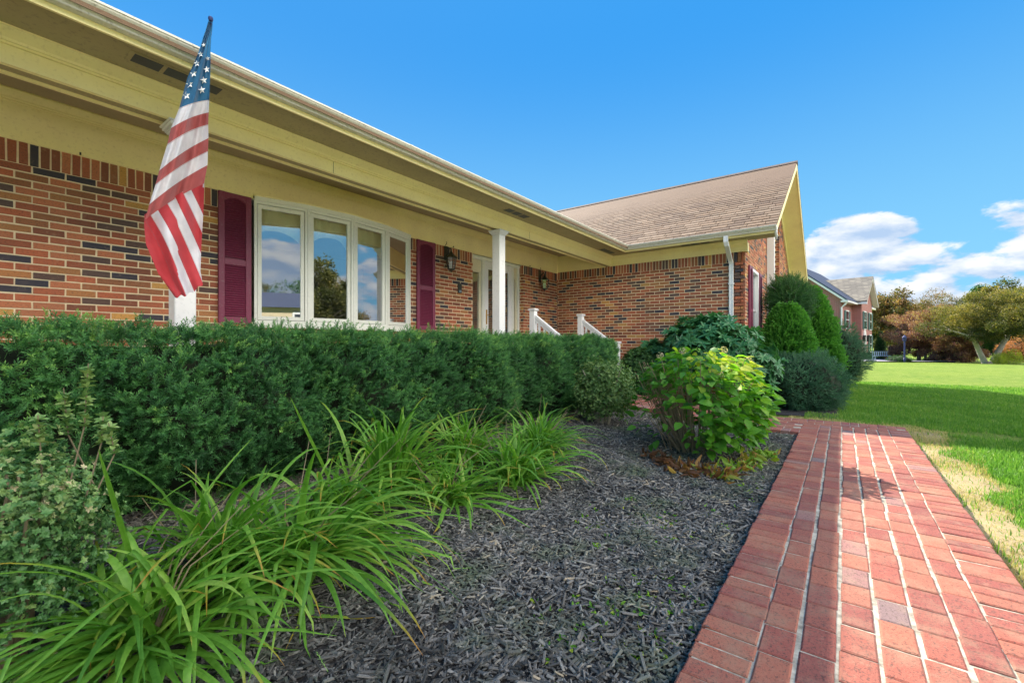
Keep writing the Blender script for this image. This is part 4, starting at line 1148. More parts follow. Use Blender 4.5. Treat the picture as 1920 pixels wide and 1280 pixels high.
# ------------------------------------------------------------------ rounded shrubs
def blob_points(n, c, rad, r, shell=.30, low=-.9, lump=.16, lf=5, seed=0):
    d = r.normal(0, 1, (n * 2, 3)); d /= np.linalg.norm(d, axis=1, keepdims=True); d = d[d[:, 2] > low][:n]
    n = len(d)
    L_ = 1 + lump * vnoise(d * 1.0, lf, seed) + lump * .5 * vnoise(d, lf * 2.3, seed + 1)
    rr = (1 - shell * np.abs(r.normal(0, .6, n))) * L_
    return c + d * np.array(rad) * rr[:, None], d, L_
def shrub(name, label, cat, c, rad, n, tmpls, size, m, base_z=-.04, seed=1, lump=.16, lf=5, low=-.8, shell=.3, jit=.5, upb=.3, tbias=0, core=.72, stems=9, stem_m='twig', group=None, twist=None, lightvar=.25):
    r = np.random.default_rng(seed)
    t = thing(name, label, cat, (c[0], c[1], base_z), group=group)
    P_, d, L_ = blob_points(n, np.array(c, float), rad, r, shell, low, lump, lf, seed)
    keep = P_[:, 2] > base_z + .02; P_, d, L_ = P_[keep], d[keep], L_[keep]
    nrm = d / np.array(rad); nrm /= np.linalg.norm(nrm, axis=1, keepdims=True)
    Dd = nrm + r.normal(0, jit, P_.shape); Dd[:, 2] += upb
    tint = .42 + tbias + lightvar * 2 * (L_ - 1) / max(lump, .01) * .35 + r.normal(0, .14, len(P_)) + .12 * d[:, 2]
    if twist is not None: tint = twist(P_, d, tint, r)
    k = r.integers(0, len(tmpls), len(P_)); parts = []
    sz = r.uniform(size[0], size[1], len(P_))
    for q, (tv, tf, tt) in enumerate(tmpls):
        s_ = k == q
        if s_.any(): parts.append(scatter(tv, tf, P_[s_], Dd[s_], sz[s_], tint[s_], tt=tt, r=r))
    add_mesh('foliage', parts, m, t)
    mb = MB(); rr = random.Random(seed)
    if core:
        nu_, nv_ = 14, 9
        vs = []
        for j in range(nv_):
            ph = -pi / 2 + pi * j / (nv_ - 1)
            for i in range(nu_):
                th = 2 * pi * i / nu_; q = core * (1 + .12 * sin(3 * th + seed + ph * 2))
                vs.append((c[0] + rad[0] * q * cos(ph) * cos(th), c[1] + rad[1] * q * cos(ph) * sin(th), max(base_z + .03, c[2] + rad[2] * q * sin(ph))))
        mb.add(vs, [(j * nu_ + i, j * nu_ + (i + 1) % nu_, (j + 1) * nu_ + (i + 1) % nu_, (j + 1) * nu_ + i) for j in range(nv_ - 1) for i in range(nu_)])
        mb.build('branches', M['core'], t)  # solid twig core, inner shade put into its dark colour
    if stems:
        mb = MB()
        for k in range(stems):
            a = rr.uniform(0, 2 * pi); q = rr.uniform(.2, .8)
            p0 = (c[0] + .07 * cos(a), c[1] + .07 * sin(a), base_z - .03)
            p2 = (c[0] + rad[0] * q * cos(a), c[1] + rad[1] * q * sin(a), c[2] + rad[2] * rr.uniform(.1, .75))
            pm = (p0[0] * .6 + p2[0] * .4 + rr.uniform(-.04, .04), p0[1] * .6 + p2[1] * .4 + rr.uniform(-.04, .04), p0[2] * .5 + p2[2] * .5)
            mb.tube([p0, pm, p2], [.013, .009, .004], 6)
        mb.build('stem', M[stem_m], t)
    return t
leaf_s = [tmpl_whorl(5, .5, .55, s, .1) for s in range(3)]
sp2 = [tmpl_sprig(14, seed=s + 20, nl=.42, w=.09) for s in range(3)]
fan = [tmpl_sprig(12, seed=s + 30, nl=.5, w=.16, spread=.5) for s in range(3)]

# rounded light-green boxwood at the right end of the hedge
c = at(1132, Y=2.55)
shrub('boxwood', 'loose light green boxwood with bare twigs at the right end of the yew hedge', 'shrub', (c[0], c[1], .50), (.40, .42, .46), 5200, leaf_s, (.018, .032), M['lightbox'], base_z=.04, seed=4, shell=.6, core=.3, lump=.26, low=-.8, stems=22, stem_m='graytwig', jit=.8)
c = at(1199, Y=3.15)
shrub('boxwood', 'dark round clipped shrub beside the steps, in front of the wing wall', 'shrub', (c[0], c[1], .50), (.42, .40, .55), 3600, leaf_s, (.03, .05), M['dkgreen'], base_z=-.04, seed=5, lump=.07, core=.8)
# rhododendron against the wing wall
wh = [tmpl_whorl(8, .30, .38, s, .22) for s in range(4)]
c = (8.62, 2.05)
shrub('rhododendron', 'large-leaved rhododendron against the brick wing wall below the downspout', 'shrub', (8.72, 1.95, .88), (.72, 1.0, .82), 1150, wh, (.11, .17), M['rhodo'], seed=6, shell=.5, lump=.25, lf=4, low=-.6, jit=.45, upb=.8, core=.5, stems=16)
shrub('rhododendron', 'small low rhododendron left of the large one on the wing wall', 'shrub', (8.95, 3.0, .75), (.38, .48, .55), 260, wh, (.10, .15), M['rhodo'], seed=16, shell=.5, lump=.25, lf=4, low=-.6, jit=.45, upb=.8, core=.45, stems=8)
# low spreading blue-green yew / holly mounds
sp3 = [tmpl_sprig(16, seed=s + 40, nl=.30, w=.09, spread=.7) for s in range(3)]
def spread_t(P_, d, t, r): return t
shrub('yew_bush', 'low spreading blue-green yew mound by the corner of the walk', 'shrub', (9.75, .62, .33), (.72, .72, .62), 7200, sp3, (.06, .11), M['bluegreen'], seed=7, lump=.24, core=.8, upb=.15, low=-.75)
shrub('yew_bush', 'taller blue-green yew bush beyond the conical evergreens, edge of the sunny lawn', 'shrub', (15.2, .12, .78), (.62, .62, .85), 5200, sp3, (.07, .13), M['bluegreen'], seed=8, lump=.24, core=.8, low=-.85)
# conical evergreens
def cone(name, label, cat, c, rad, h, n, tmpls, size, m, seed, power=1.0, group=None, base=.0):
    r = np.random.default_rng(seed); t = thing(name, label, cat, (c[0], c[1], -.04), group=group)
    z = r.random(n) ** .85; th = r.uniform(0, 2 * pi, n)
    prof = np.where(z < .22, .78 + z, np.maximum(1 - (np.maximum(z - .22, 0) / .80) ** (1.55 * power), 0) ** .75)
    q = np.stack([np.cos(th), np.sin(th), z * 2], 1)
    L_ = 1 + .12 * vnoise(q, 5, seed) + .10 * vnoise(q, 15, seed + 1)
    rr = rad * np.clip(prof, .03, 2) * L_ * (1 - .16 * np.abs(r.normal(0, 1, n)))
    P_ = np.stack([c[0] + rr * np.cos(th), c[1] + rr * np.sin(th), base + z * h], 1)
    nrm = np.stack([np.cos(th), np.sin(th), np.full(n, .55)], 1)
    Dd = nrm + r.normal(0, .4, nrm.shape); Dd[:, 2] += .35
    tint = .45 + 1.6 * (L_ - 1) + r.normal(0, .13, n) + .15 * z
    sz = r.uniform(size[0], size[1], n); k = r.integers(0, len(tmpls), n)
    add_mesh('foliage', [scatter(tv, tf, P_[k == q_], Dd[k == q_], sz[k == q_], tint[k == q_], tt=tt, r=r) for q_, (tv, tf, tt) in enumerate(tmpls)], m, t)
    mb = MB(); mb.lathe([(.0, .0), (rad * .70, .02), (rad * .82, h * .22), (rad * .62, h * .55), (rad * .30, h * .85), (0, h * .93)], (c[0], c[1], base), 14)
    mb.build('branches', M['core'], t)  # dark core, coloured as the shade inside the cone
    mb = MB(); mb.tube([(c[0], c[1], -.08), (c[0], c[1], base + h * .5)], [.06, .03], 8); mb.build('trunk', M['bark'], t)
    return t
c1 = at(1488, Y=.72); cone('arborvitae', 'bright green dome-shaped arborvitae, shorter and nearer of the pair by the gable', 'conifer', (10.6, .92), .55, 1.86, 7600, fan, (.08, .14), M['arb'], 9, 1.25)
cone('arborvitae', 'bright green leaning cone arborvitae, taller and farther of the pair by the gable', 'conifer', (13.0, .66), .60, 2.42, 8600, fan, (.09, .16), M['arb'], 10, 1.1)
# ragged spruce head between them, on its own stem
r = np.random.default_rng(12)
t = thing('spruce', 'ragged dark dwarf spruce with spiky head standing above the shorter arborvitae', 'conifer', (11.55, 1.05, -.04))
n = 2300
P_, d, L_ = blob_points(n, np.array([11.55, .98, 2.06]), (.38, .38, .50), r, .4, -1, .14, 5, 3)
lowm = P_[:, 2] < 1.9
Dd = d * 1.0 + r.normal(0, .3, P_.shape); Dd[:, 2] += .3
spn = [tmpl_sprig(22, seed=s + 60, nl=.26, w=.045) for s in range(3)]
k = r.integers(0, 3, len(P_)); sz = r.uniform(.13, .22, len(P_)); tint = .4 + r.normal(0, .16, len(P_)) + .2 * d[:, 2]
add_mesh('foliage', [scatter(a, b, P_[k == q], Dd[k == q], sz[k == q], tint[k == q], tt=cc, r=r) for q, (a, b, cc) in enumerate(spn)], M['spruce'], t)
mb = MB(); mb.tube([(11.55, 1.05, -.08), (11.56, 1.04, 1.0), (11.55, 1.02, 2.2)], [.07, .05, .02], 8); mb.build('trunk', M['bark'], t)

# azalea at the left edge
c = at(75, Y=2.25)
azt = [tmpl_whorl(6, .45, .62, s + 3, .1) for s in range(3)]
def aztint(P_, d, t, r): return t + .25 * (r.random(len(t)) < .12) + .1 * d[:, 2]
az_ = shrub('azalea', 'small-leaved azalea with pale tipped leaves at the left edge in front of the hedge', 'shrub', (c[0] - .10, 2.32, .42), (.31, .34, .37), 9500, azt, (.010, .017), M['azalea'], base_z=.06, seed=21, shell=.9, lump=.36, core=.3, low=-.75, jit=.7, stems=18, twist=aztint)
# its tall shoots
rr = random.Random(5); parts = []; mb = MB(); tvl, tfl, ttl = azt[0]
r2 = np.random.default_rng(77)
for (px, py, Y_, h) in ((158, 800, 2.30, .24), (128, 815, 2.36, .18), (190, 830, 2.26, .12), (215, 850, 2.2, .12), (75, 830, 2.3, .10)):
    p = np.array(at(px, py, Y=Y_)); q = p + np.array([rr.uniform(-.02, .03), 0, h]); p0 = p - np.array([rr.uniform(-.1, .1), 0, .25])
    mb.tube([p0, p, q], [.0032, .0026, .0015], 5)
    for k in range(int(h * 60)):
        f = k / (h * 60); pos = p * (1 - f) + q * f
        parts.append(scatter(tvl, tfl, pos[None], np.array([[rr.uniform(-.5, .5), rr.uniform(-.5, .5), 1.0]]), np.array([.030]), np.array([.6 + .3 * rr.random()]), tt=ttl, r=r2))
add_mesh('shoot_leaves', parts, M['azalea'], az_); mb.build('shoots', M['twig'], az_)

# hydrangea at the walk
hyd = thing('hydrangea', 'broad-leaved hydrangea yellowing, sun-tinted at the top, with bare stems on its left, beside the walk', 'shrub', (4.9, 1.35, 0))
r = np.random.default_rng(31)
tvh, tfh = tmpl_leaf(.62, .10, .28)
n = 1900
cH = np.array([4.99, 1.25, .49])
d = r.normal(0, 1, (n * 2, 3)); d /= np.linalg.norm(d, axis=1, keepdims=True); d = d[(d[:, 2] > -.75)][:n]; n = len(d)
L_ = 1 + .13 * vnoise(d, 4, 9) + .06 * vnoise(d, 9, 4)
P_ = cH + d * np.array([.71, .71, .53]) * (L_ * (1 - .35 * np.abs(r.normal(0, .6, n))))[:, None]
# open on the left (towards +y) low down, where the stems show
right = np.array([sin(YAW), -cos(YAW), 0])
side = (P_ - cH) @ right
keep = ~((side < -.22) & (P_[:, 2] < .72) & (r.random(n) < .80)) & (P_[:, 2] > .04)
P_, d = P_[keep], d[keep]; n = len(P_)
az_a = np.arctan2(d[:, 1], d[:, 0]) + r.normal(0, .6, n); e = r.uniform(-.5, .45, n)
Dd = np.stack([np.cos(az_a) * np.cos(e), np.sin(az_a) * np.cos(e), np.sin(e)], 1)
# leaves lie face up: choose the roll so that local y points upwards
def roll_up(D_, r, jit=.45):
    A, B, d_ = frames(D_, np.zeros(len(D_)), r)
    # want direction B' = -A sin + B cos to be as upright as possible
    return np.arctan2(-A[:, 2], B[:, 2]) + r.normal(0, jit, len(D_))
top = ss(.50, .95, P_[:, 2]) * ss(-.45, .15, (P_ - cH) @ right)  # leaf yellowing, strengthened to paint sunlight on the upper right
tint = .32 + r.normal(0, .18, n) + .60 * top * (r.random(n) < .8) + .18 * ss(0, .5, (P_ - cH) @ right)
parts = [scatter(tvh, tfh, P_, Dd, r.uniform(.07, .14, n), tint, roll=roll_up(Dd, r), r=r)]
add_mesh('leaves', parts, M['hyd'], hyd, smooth=True)
mb = MB(); rr = random.Random(8)
for k in range(80):
    a = rr.uniform(0, 2 * pi); q = rr.uniform(.3, .95); p0 = Vector((cH[0] + .16 * cos(a) + rr.uniform(-.1, .1), cH[1] + .16 * sin(a), -.02))
    p2 = Vector((cH[0] + .6 * q * cos(a), cH[1] + .6 * q * sin(a), rr.uniform(.6, .98))); pm = (p0 + p2) / 2 + Vector((rr.uniform(-.03, .03), rr.uniform(-.03, .03), .04))
    mb.tube([p0, pm, p2], [.006, .005, .003], 5)
for k in range(42):                                      # thick of stems on the left side
    a = rr.uniform(.35, 2.2) + .3; q = rr.uniform(.55, 1.0)
    p0 = Vector((cH[0] + rr.uniform(-.2, .2), cH[1] + rr.uniform(.05, .28), -.02)); p2 = Vector((cH[0] + .62 * q * cos(a + .5), cH[1] + .60 * q * sin(a), rr.uniform(.55, .95)))
    pm = (p0 + p2) / 2 + Vector((rr.uniform(-.03, .03), rr.uniform(-.02, .05), 0)); mb.tube([p0, pm, p2], [.005, .004, .0025], 5)
mb.build('stems', M['twig'], hyd)
# faded flower heads
for (sx_, sy_, sz_) in ((-.18, .1, 1.05), (.05, -.25, 1.06), (-.3, .3, 1.0), (.25, -.45, .95), (-.35, -.3, .82)):
    mb = MB()
    for k in range(40):
        d_ = Vector((rr.gauss(0, 1), rr.gauss(0, 1), rr.gauss(0, 1))).normalized() * .035; p = Vector((cH[0] + sx_, cH[1] + sy_, sz_)) + d_
        u = Vector((rr.gauss(0, 1), rr.gauss(0, 1), rr.gauss(0, 1))).normalized() * .009; v = u.cross(d_).normalized() * .009
        mb.add([p - u, p - v, p + u, p + v], [(0, 1, 2, 3)], rr.random() * .5)
    mb.build('faded_flower', leafmat('faded_petals', [(0, (.35, .28, .2)), (1, (.7, .66, .5))]), hyd)
# withering hosta-like leaves at its foot
r = np.random.default_rng(33)
t = thing('withered_plants', 'withering brown and yellow leafy plants at the foot of the hydrangea', 'ground plant', (4.3, 1.0, 0))
tvw, tfw = tmpl_leaf(.34, .25, .5); n = 330
cxs = r.uniform(3.75, 4.75, n); u = r.random(n)
line = np.array([at(px, Y=y_)[:2] for px, y_ in ((1440, .62), (1360, .80), (1290, 1.1), (1220, 1.55))])
q = r.random(n) ** 1.3 * 3; i0 = np.minimum(q.astype(int), 2); f = (q - i0)[:, None]
base = line[i0] * (1 - f) + line[i0 + 1] * f + r.normal(0, .06, (n, 2)) + np.array([-.02, 0])
Dd = np.stack([r.normal(0, .8, n), r.normal(0, .8, n), r.uniform(.1, 1.0, n)], 1)
P_ = np.stack([base[:, 0], base[:, 1], bed_h(base[:, 0], base[:, 1]) + r.uniform(0, .07, n)], 1)
tint = np.clip(.95 - q * .38 + r.normal(0, .25, n), 0, 1)
add_mesh('leaves', [scatter(tvw, tfw, P_, Dd, r.uniform(.05, .12, n), tint, r=r)], M['rust'], t, smooth=True)

# ------------------------------------------------------------------ daylilies
def daylily(label, x, y, n, seed, lmin=.38, lmax=.72, spread=1.0, up=.85, lean=(0, 0), wid=.0145, yell=.28):
    r = np.random.default_rng(seed); z0 = float(bed_h(np.array(x), np.array(y)))
    t = thing('daylily_clump', label, 'daylily', (x, y, z0), group='daylilies along the foot of the hedge')
    V = []; Fc = []; T = []; T2 = []; ns = 10
    for k in range(n):
        az_k = r.uniform(0, 2 * pi); px = x + r.normal(0, .07); py = y + r.normal(0, .05); pz = z0
        el_ = np.clip(r.normal(up, .36), .30, 1.52); Lb = r.uniform(lmin, lmax); w = wid * r.uniform(.7, 1.25)
        bend = r.uniform(1.1, 2.6) / ns * spread; kink = r.integers(4, 9) if r.random() < .15 else 99
        t0 = np.clip(.42 + r.normal(0, .2), 0, 1); dry = r.random() < yell
        dirh = np.array([cos(az_k), sin(az_k)]) + np.array(lean); sidev = np.array([-dirh[1], dirh[0], 0]); sidev /= np.linalg.norm(sidev)
        tw = r.normal(0, .25); p = np.array([px, py, pz]); sw = r.normal(0, .05)
        for s in range(ns + 1):
            f = s / ns; ww = w * (1 - f ** 2.6) * (.65 + .9 * min(f * 3, 1) * .4) + .0006
            d3 = np.array([dirh[0] * cos(el_), dirh[1] * cos(el_), sin(el_)]); nrm = np.cross(sidev, d3); nrm /= np.linalg.norm(nrm)
            sv = sidev * cos(tw) + nrm * sin(tw)
            V += [p - sv * ww + nrm * ww * .45, p, p + sv * ww + nrm * ww * .45]; T += [t0 + .06, t0 - .08, t0 + .06]
            a = np.clip((f - .72) / .28, 0, 1) * (1 if dry else (.5 if r.random() < .1 else 0)); T2 += [a] * 3
            p = p + d3 * Lb / ns
            el_ -= bend * (.35 + 1.3 * f) + (1.2 if s == kink else 0)
            el_ = max(el_, -1.45)
            dirh = np.array([dirh[0] * cos(sw) - dirh[1] * sin(sw), dirh[0] * sin(sw) + dirh[1] * cos(sw)])
            g = float(bed_h(np.array(p[0]), np.array(p[1]))) + .018
            if p[1] < .5: g = max(g, .01)
            if p[2] < g: p[2] = g + r.uniform(0, .006); el_ = max(el_, r.uniform(-.05, .1))
        b = len(V) - 3 * (ns + 1)
        for s in range(ns):
            q = b + 3 * s; Fc += [(q, q + 1, q + 4, q + 3), (q + 1, q + 2, q + 5, q + 4)]
    mesh_obj('blades', np.array(V), np.array(Fc), M['lily'], t, tint=np.clip(T, 0, 1), tint2=T2, smooth=True)
    mb = MB(); rr = random.Random(seed)
    for k in range(3 + seed % 3):                       # dead flower stalks
        a = rr.uniform(0, 6.28); q = rr.uniform(.15, .45)
        mb.tube([(x, y, z0), (x + .5 * q * cos(a), y + .5 * q * sin(a), z0 + .25), (x + q * cos(a) + .1, y + q * sin(a), z0 + rr.uniform(.32, .55))], [.0035, .003, .0015], 5)
    mb.build('dry_stalk', M['twig'], t)
    return t
LB = [((.50, 2.06), 95, 'daylily clump at the bottom left corner, draping over the mulch', .45, .75, .75, (-.1, -.35)),
      ((.84, 2.34), 100, 'daylily clump right of the azalea, with one tall upright blade at its left', .45, .78, .8, (0, -.3)),
      ((1.16, 2.18), 90, 'daylily clump spilling forward in the lower left of the bed', .45, .80, .75, (.1, -.4)),
      ((1.52, 2.48), 100, 'low sprawling daylily clump between the lower left clumps and the upright one', .42, .72, .7, (.2, -.3)),
      ((1.95, 2.52), 105, 'upright daylily clump with tall blades against the dark hedge', .52, .90, 1.28, (.22, -.1)),
      ((2.20, 2.22), 70, 'small daylily clump leaning forward below the upright clump', .35, .62, .8, (.2, -.2)),
      ((2.78, 2.62), 95, 'daylily clump close to the middle of the hedge foot', .42, .72, 1.05, (0, -.1)),
      ((2.85, 2.10), 95, 'daylily clump in front of the middle hedge clump, yellow blades inside', .38, .66, 1.0, (.1, -.1)),
      ((3.45, 2.28), 115, 'dense rightmost daylily clump leaning towards the steps', .40, .72, 1.0, (.3, -.05)),
      ((4.0, 2.62), 55, 'thin daylily clump behind the rightmost one, near the boxwood', .30, .52, 1.0, (.1, 0))]
for i, ((x, y), n, lab, a, b, up, lean) in enumerate(LB):
    t = daylily(lab, x, y, int(n * 1.5), 200 + i, a, b, 1.0, up, lean)
# tall single blades
def blade(parent, p0, p1, w, tint, curve=0.0):
    V = []; Fc = []; T = []; ns = 12; p0, p1 = Vector(p0), Vector(p1); d = (p1 - p0); s = Vector((cos(YAW - pi / 2), sin(YAW - pi / 2), 0))
    for k in range(ns + 1):
        f = k / ns; p = p0 + d * f + s * curve * f * f; ww = w * (1 - f ** 4) + .0008; nrm = Vector((-.4, -.6, 0)).normalized() * w * .4
        V += [p - s * ww + nrm, p, p + s * ww + nrm]; T += [tint, tint - .1, tint]
    for k in range(ns): q = 3 * k; Fc += [(q, q + 1, q + 4, q + 3), (q + 1, q + 2, q + 5, q + 4)]
    mesh_obj('tall_blade', np.array(V, dtype=float), np.array(Fc), M['lily'], parent, tint=np.clip(T, 0, 1), tint2=np.zeros(len(V)), smooth=True)
clumps = [o for o in bpy.data.objects if o.name.startswith('daylily_clump')]
blade(clumps[1], at(248, 1050, Y=2.20), at(186, 842, Y=2.15), .012, .55)
blade(clumps[4], at(622, 905, Y=2.52), at(545, 745, Y=2.45), .010, .65)
blade(clumps[1], at(348, 975, Y=2.34), at(455, 820, Y=2.40), .006, .6, .05)

# ------------------------------------------------------------------ mulch chips
r = np.random.default_rng(55)
box_v = np.array([(-.5, -.5, 0), (.5, -.5, 0), (.5, .5, 0), (-.5, .5, 0), (-.42, -.35, 1), (.46, -.38, 1), (.40, .36, 1), (-.45, .40, 1)], float)
box_f = np.array([(4, 5, 6, 7), (0, 1, 5, 4), (1, 2, 6, 5), (2, 3, 7, 6), (3, 0, 4, 7)])
n = 105000
# thin out with distance from the camera
x = 6.65 * r.random(n * 2) ** 1.35 + .0; y = .40 + 3.2 * r.random(n * 2)
vis = (np.arctan2(y, x) < R(92)); x, y = x[vis][:n], y[vis][:n]; n = len(x)
yaw = r.uniform(0, 2 * pi, n)
near = np.clip(1 - np.hypot(x, y) / 7, .2, 1)
ln = r.gamma(2.6, .0090, n) + .006; ln *= np.where(r.random(n) < .04, 1.8, 1); w = ln * r.uniform(.12, .38, n); w = np.clip(w, .0022, .012); h = r.uniform(.0015, .005, n)
pit = r.normal(0, .22, n); rol = r.normal(0, .35, n)
cz, sz_ = np.cos(yaw), np.sin(yaw); cp, spt = np.cos(pit), np.sin(pit); cr, sr = np.cos(rol), np.sin(rol)
vx = box_v[None, :, 0] * ln[:, None]; vy = box_v[None, :, 1] * w[:, None]; vz = box_v[None, :, 2] * h[:, None]
y1 = vy * cr[:, None] - vz * sr[:, None]; z1 = vy * sr[:, None] + vz * cr[:, None]
x2 = vx * cp[:, None] + z1 * spt[:, None]; z2 = -vx * spt[:, None] + z1 * cp[:, None]
X3 = x2 * cz[:, None] - y1 * sz_[:, None]; Y3 = x2 * sz_[:, None] + y1 * cz[:, None]
zb = bed_h(x, y) + 0.01 * np.sin(x * 9) * np.sin(y * 11) + .004 + r.exponential(.005, n) + np.abs(spt) * ln * .35
V = np.stack([x[:, None] + X3, np.maximum(y[:, None] + Y3, .40), zb[:, None] + z2], 2).reshape(-1, 3)
Fq = (box_f[None] + (np.arange(n) * 8)[:, None, None]).reshape(-1, 4)
T = np.repeat(np.clip(r.beta(1.7, 2.2, n) + .16 * vnoise(np.stack([x, y, 0 * x], 1), 2, 2) + .14 * vnoise(np.stack([x, y, 0 * x], 1), 7, 4), 0, .97), 8)
chips = mesh_obj('mulch', V, [Fq], M['chip'], tint=T); tag(chips, 'shredded dark grey bark mulch', 'mulch', kind='stuff')

# small weeds and fallen twigs on the mulch
sprf = []
r = np.random.default_rng(66)
tw_t = tmpl_sprig(26, seed=90, nl=.20, w=.045, spread=1.2)
for i, (px, py, az_k) in enumerate(((620, 1195, .6), (610, 1255, 1.4), (1105, 1065, 2.2))):
    p = at(px, py, z=-.03); g = float(bed_h(np.array(p[0]), np.array(p[1]))) + .03
    t = thing('fallen_sprig', ['small green yew sprig lying on the mulch, upper of the two near the bottom edge', 'small green yew sprig lying on the mulch at the bottom edge', 'small green yew sprig lying on the mulch towards the walk'][i], 'sprig', (p[0], p[1], g), group='yew sprigs fallen on the mulch')
    tv, tf, tt = tw_t; tv = tv.copy(); tv[:, 1] *= .15
    v, f, tn = scatter(tv, tf, np.array([[p[0], p[1], g]]), np.array([[cos(az_k), sin(az_k), .12]]), np.array([.085]), np.array([.95]), roll=np.array([.2]), tt=tt, r=r)
    mesh_obj('needles', v, [f], M['yew'], t, tint=tn)
parts = []
n = 520; px = r.uniform(1000, 1440, n); py = r.uniform(880, 1240, n)
pp = np.array([at(a, b, z=-.03)[:2] for a, b in zip(px, py)])
ok = (pp[:, 1] > .5) & (r.random(n) < .5) & (vnoise(np.stack([pp[:, 0], pp[:, 1], 0 * pp[:, 0]], 1), 4, 6) > .05); pp = pp[ok]
for k in range(5):
    q = pp + r.normal(0, .012, pp.shape)
    parts.append(scatter(*[a for a in tmpl_leaf(.5)], np.stack([q[:, 0], q[:, 1], bed_h(q[:, 0], q[:, 1]) + .008], 1), np.stack([r.normal(0, 1, len(q)), r.normal(0, 1, len(q)), r.uniform(.1, .9, len(q))], 1), r.uniform(.012, .03, len(q)), r.uniform(.2, 1, len(q)), r=r))
w_ = add_mesh('weeds', parts, M['hyd']); tag(w_, 'tiny green weeds sprouting through the mulch', 'weeds', kind='stuff')

# ------------------------------------------------------------------ grass
r = np.random.default_rng(44)
def grass(name, n, fx, m, hmin, hmax, w, label, tl=(.1, .9), lay=.5):
    x, y = fx(n); n = len(x); h = r.uniform(hmin, hmax, n); dist = np.hypot(x, y); w = w * (1 + dist * .12)
    a = r.uniform(0, 2 * pi, n); ld = r.uniform(0, 2 * pi, n); le = np.abs(r.normal(0, lay, n)) * h
    z = -.062 + .010 * np.sin(x * .9) * np.cos(y * 1.1) - .004
    bx, by = np.cos(a) * w / 2, np.sin(a) * w / 2; lx, ly = np.cos(ld) * le, np.sin(ld) * le
    hh = np.sqrt(np.maximum(h * h - le * le, (h * .15) ** 2))
    P0 = np.stack([x - bx, y - by, z], 1); P1 = np.stack([x + bx, y + by, z], 1)
    P2 = np.stack([x + bx * .8 + lx * .35, y + by * .8 + ly * .35, z + hh * .6], 1); P3 = np.stack([x - bx * .8 + lx * .35, y - by * .8 + ly * .35, z + hh * .6], 1)
    P4 = np.stack([x + lx, y + ly, z + hh], 1)
    V = np.stack([P0, P1, P2, P3, P4], 1).reshape(-1, 3); b = np.arange(n) * 5
    F1 = np.stack([b, b + 1, b + 2, b + 3], 1); F2 = np.stack([b + 3, b + 2, b + 4], 1)
    clump = vnoise(np.stack([x, y, 0 * x], 1), 2.2, 12) * .5 + vnoise(np.stack([x, y, 0 * x], 1), 9, 13) * .5
    T = np.repeat(np.clip(tl[0] + (tl[1] - tl[0]) * (.5 + .28 * clump + r.normal(0, .16, n)), 0, 1), 5)
    o = mesh_obj(name, V, [F1, F2], m, tint=T); tag(o, label, 'grass', kind='stuff'); return o
def lawn_xy(n):
    u = r.random(n * 3); x = 2.0 + 15.5 * u ** 1.5; lo = -np.tan(R(20)) * x - .5
    y = lo + (np.where(x > 8.0, np.where(x > 18.5, 1.5, np.where(x < 9.0, .5, .08)), -.68) - lo) * r.random(n * 3)
    edge = (x < 7.9) & (y > -1.00 + .13 * np.sin(x * 3.1) + .07 * np.sin(x * 8)) & (r.random(len(x)) < .93)
    edge |= (x > 7.9) & (x < 8.35 + .12 * np.sin(y * 7)) & (r.random(len(x)) < .9)
    k = ~edge; return x[k][:n], y[k][:n]
grass('grass', 150000, lawn_xy, M['grass'], .035, .075, .0045, 'blades of green lawn grass', (.0, .95))
def straw_xy(n):
    u = r.random(n); x = 1.6 + 6.6 * u ** 1.2; y = -.68 - .42 * r.random(n) ** 1.1 - .05 * np.sin(x * 3.1)
    n2 = n // 4; x2 = 7.98 + .5 * r.random(n2) ** 1.5; y2 = -.9 + 1.6 * r.random(n2)
    return np.concatenate([x, x2]), np.concatenate([y, y2])
grass('dry_grass', 30000, straw_xy, M['straw'], .02, .045, .0035, 'strip of dry straw-coloured grass along the walk edge', (.0, 1.0), .95)
sl = sheet('bare_verge', 1.0, 8.3, -1.12, YR + .0, 60, 8, lambda x, y: -.052 + .008 * np.sin(x * 5) - .03 * ss(-.95, -1.12, y), paint('verge_thatch', (.30, .23, .12), .95, .3, (.2, .16, .08), 120, bstr=.8))
tag(sl, 'bare dry verge between the brick walk and the lawn', kind='structure')

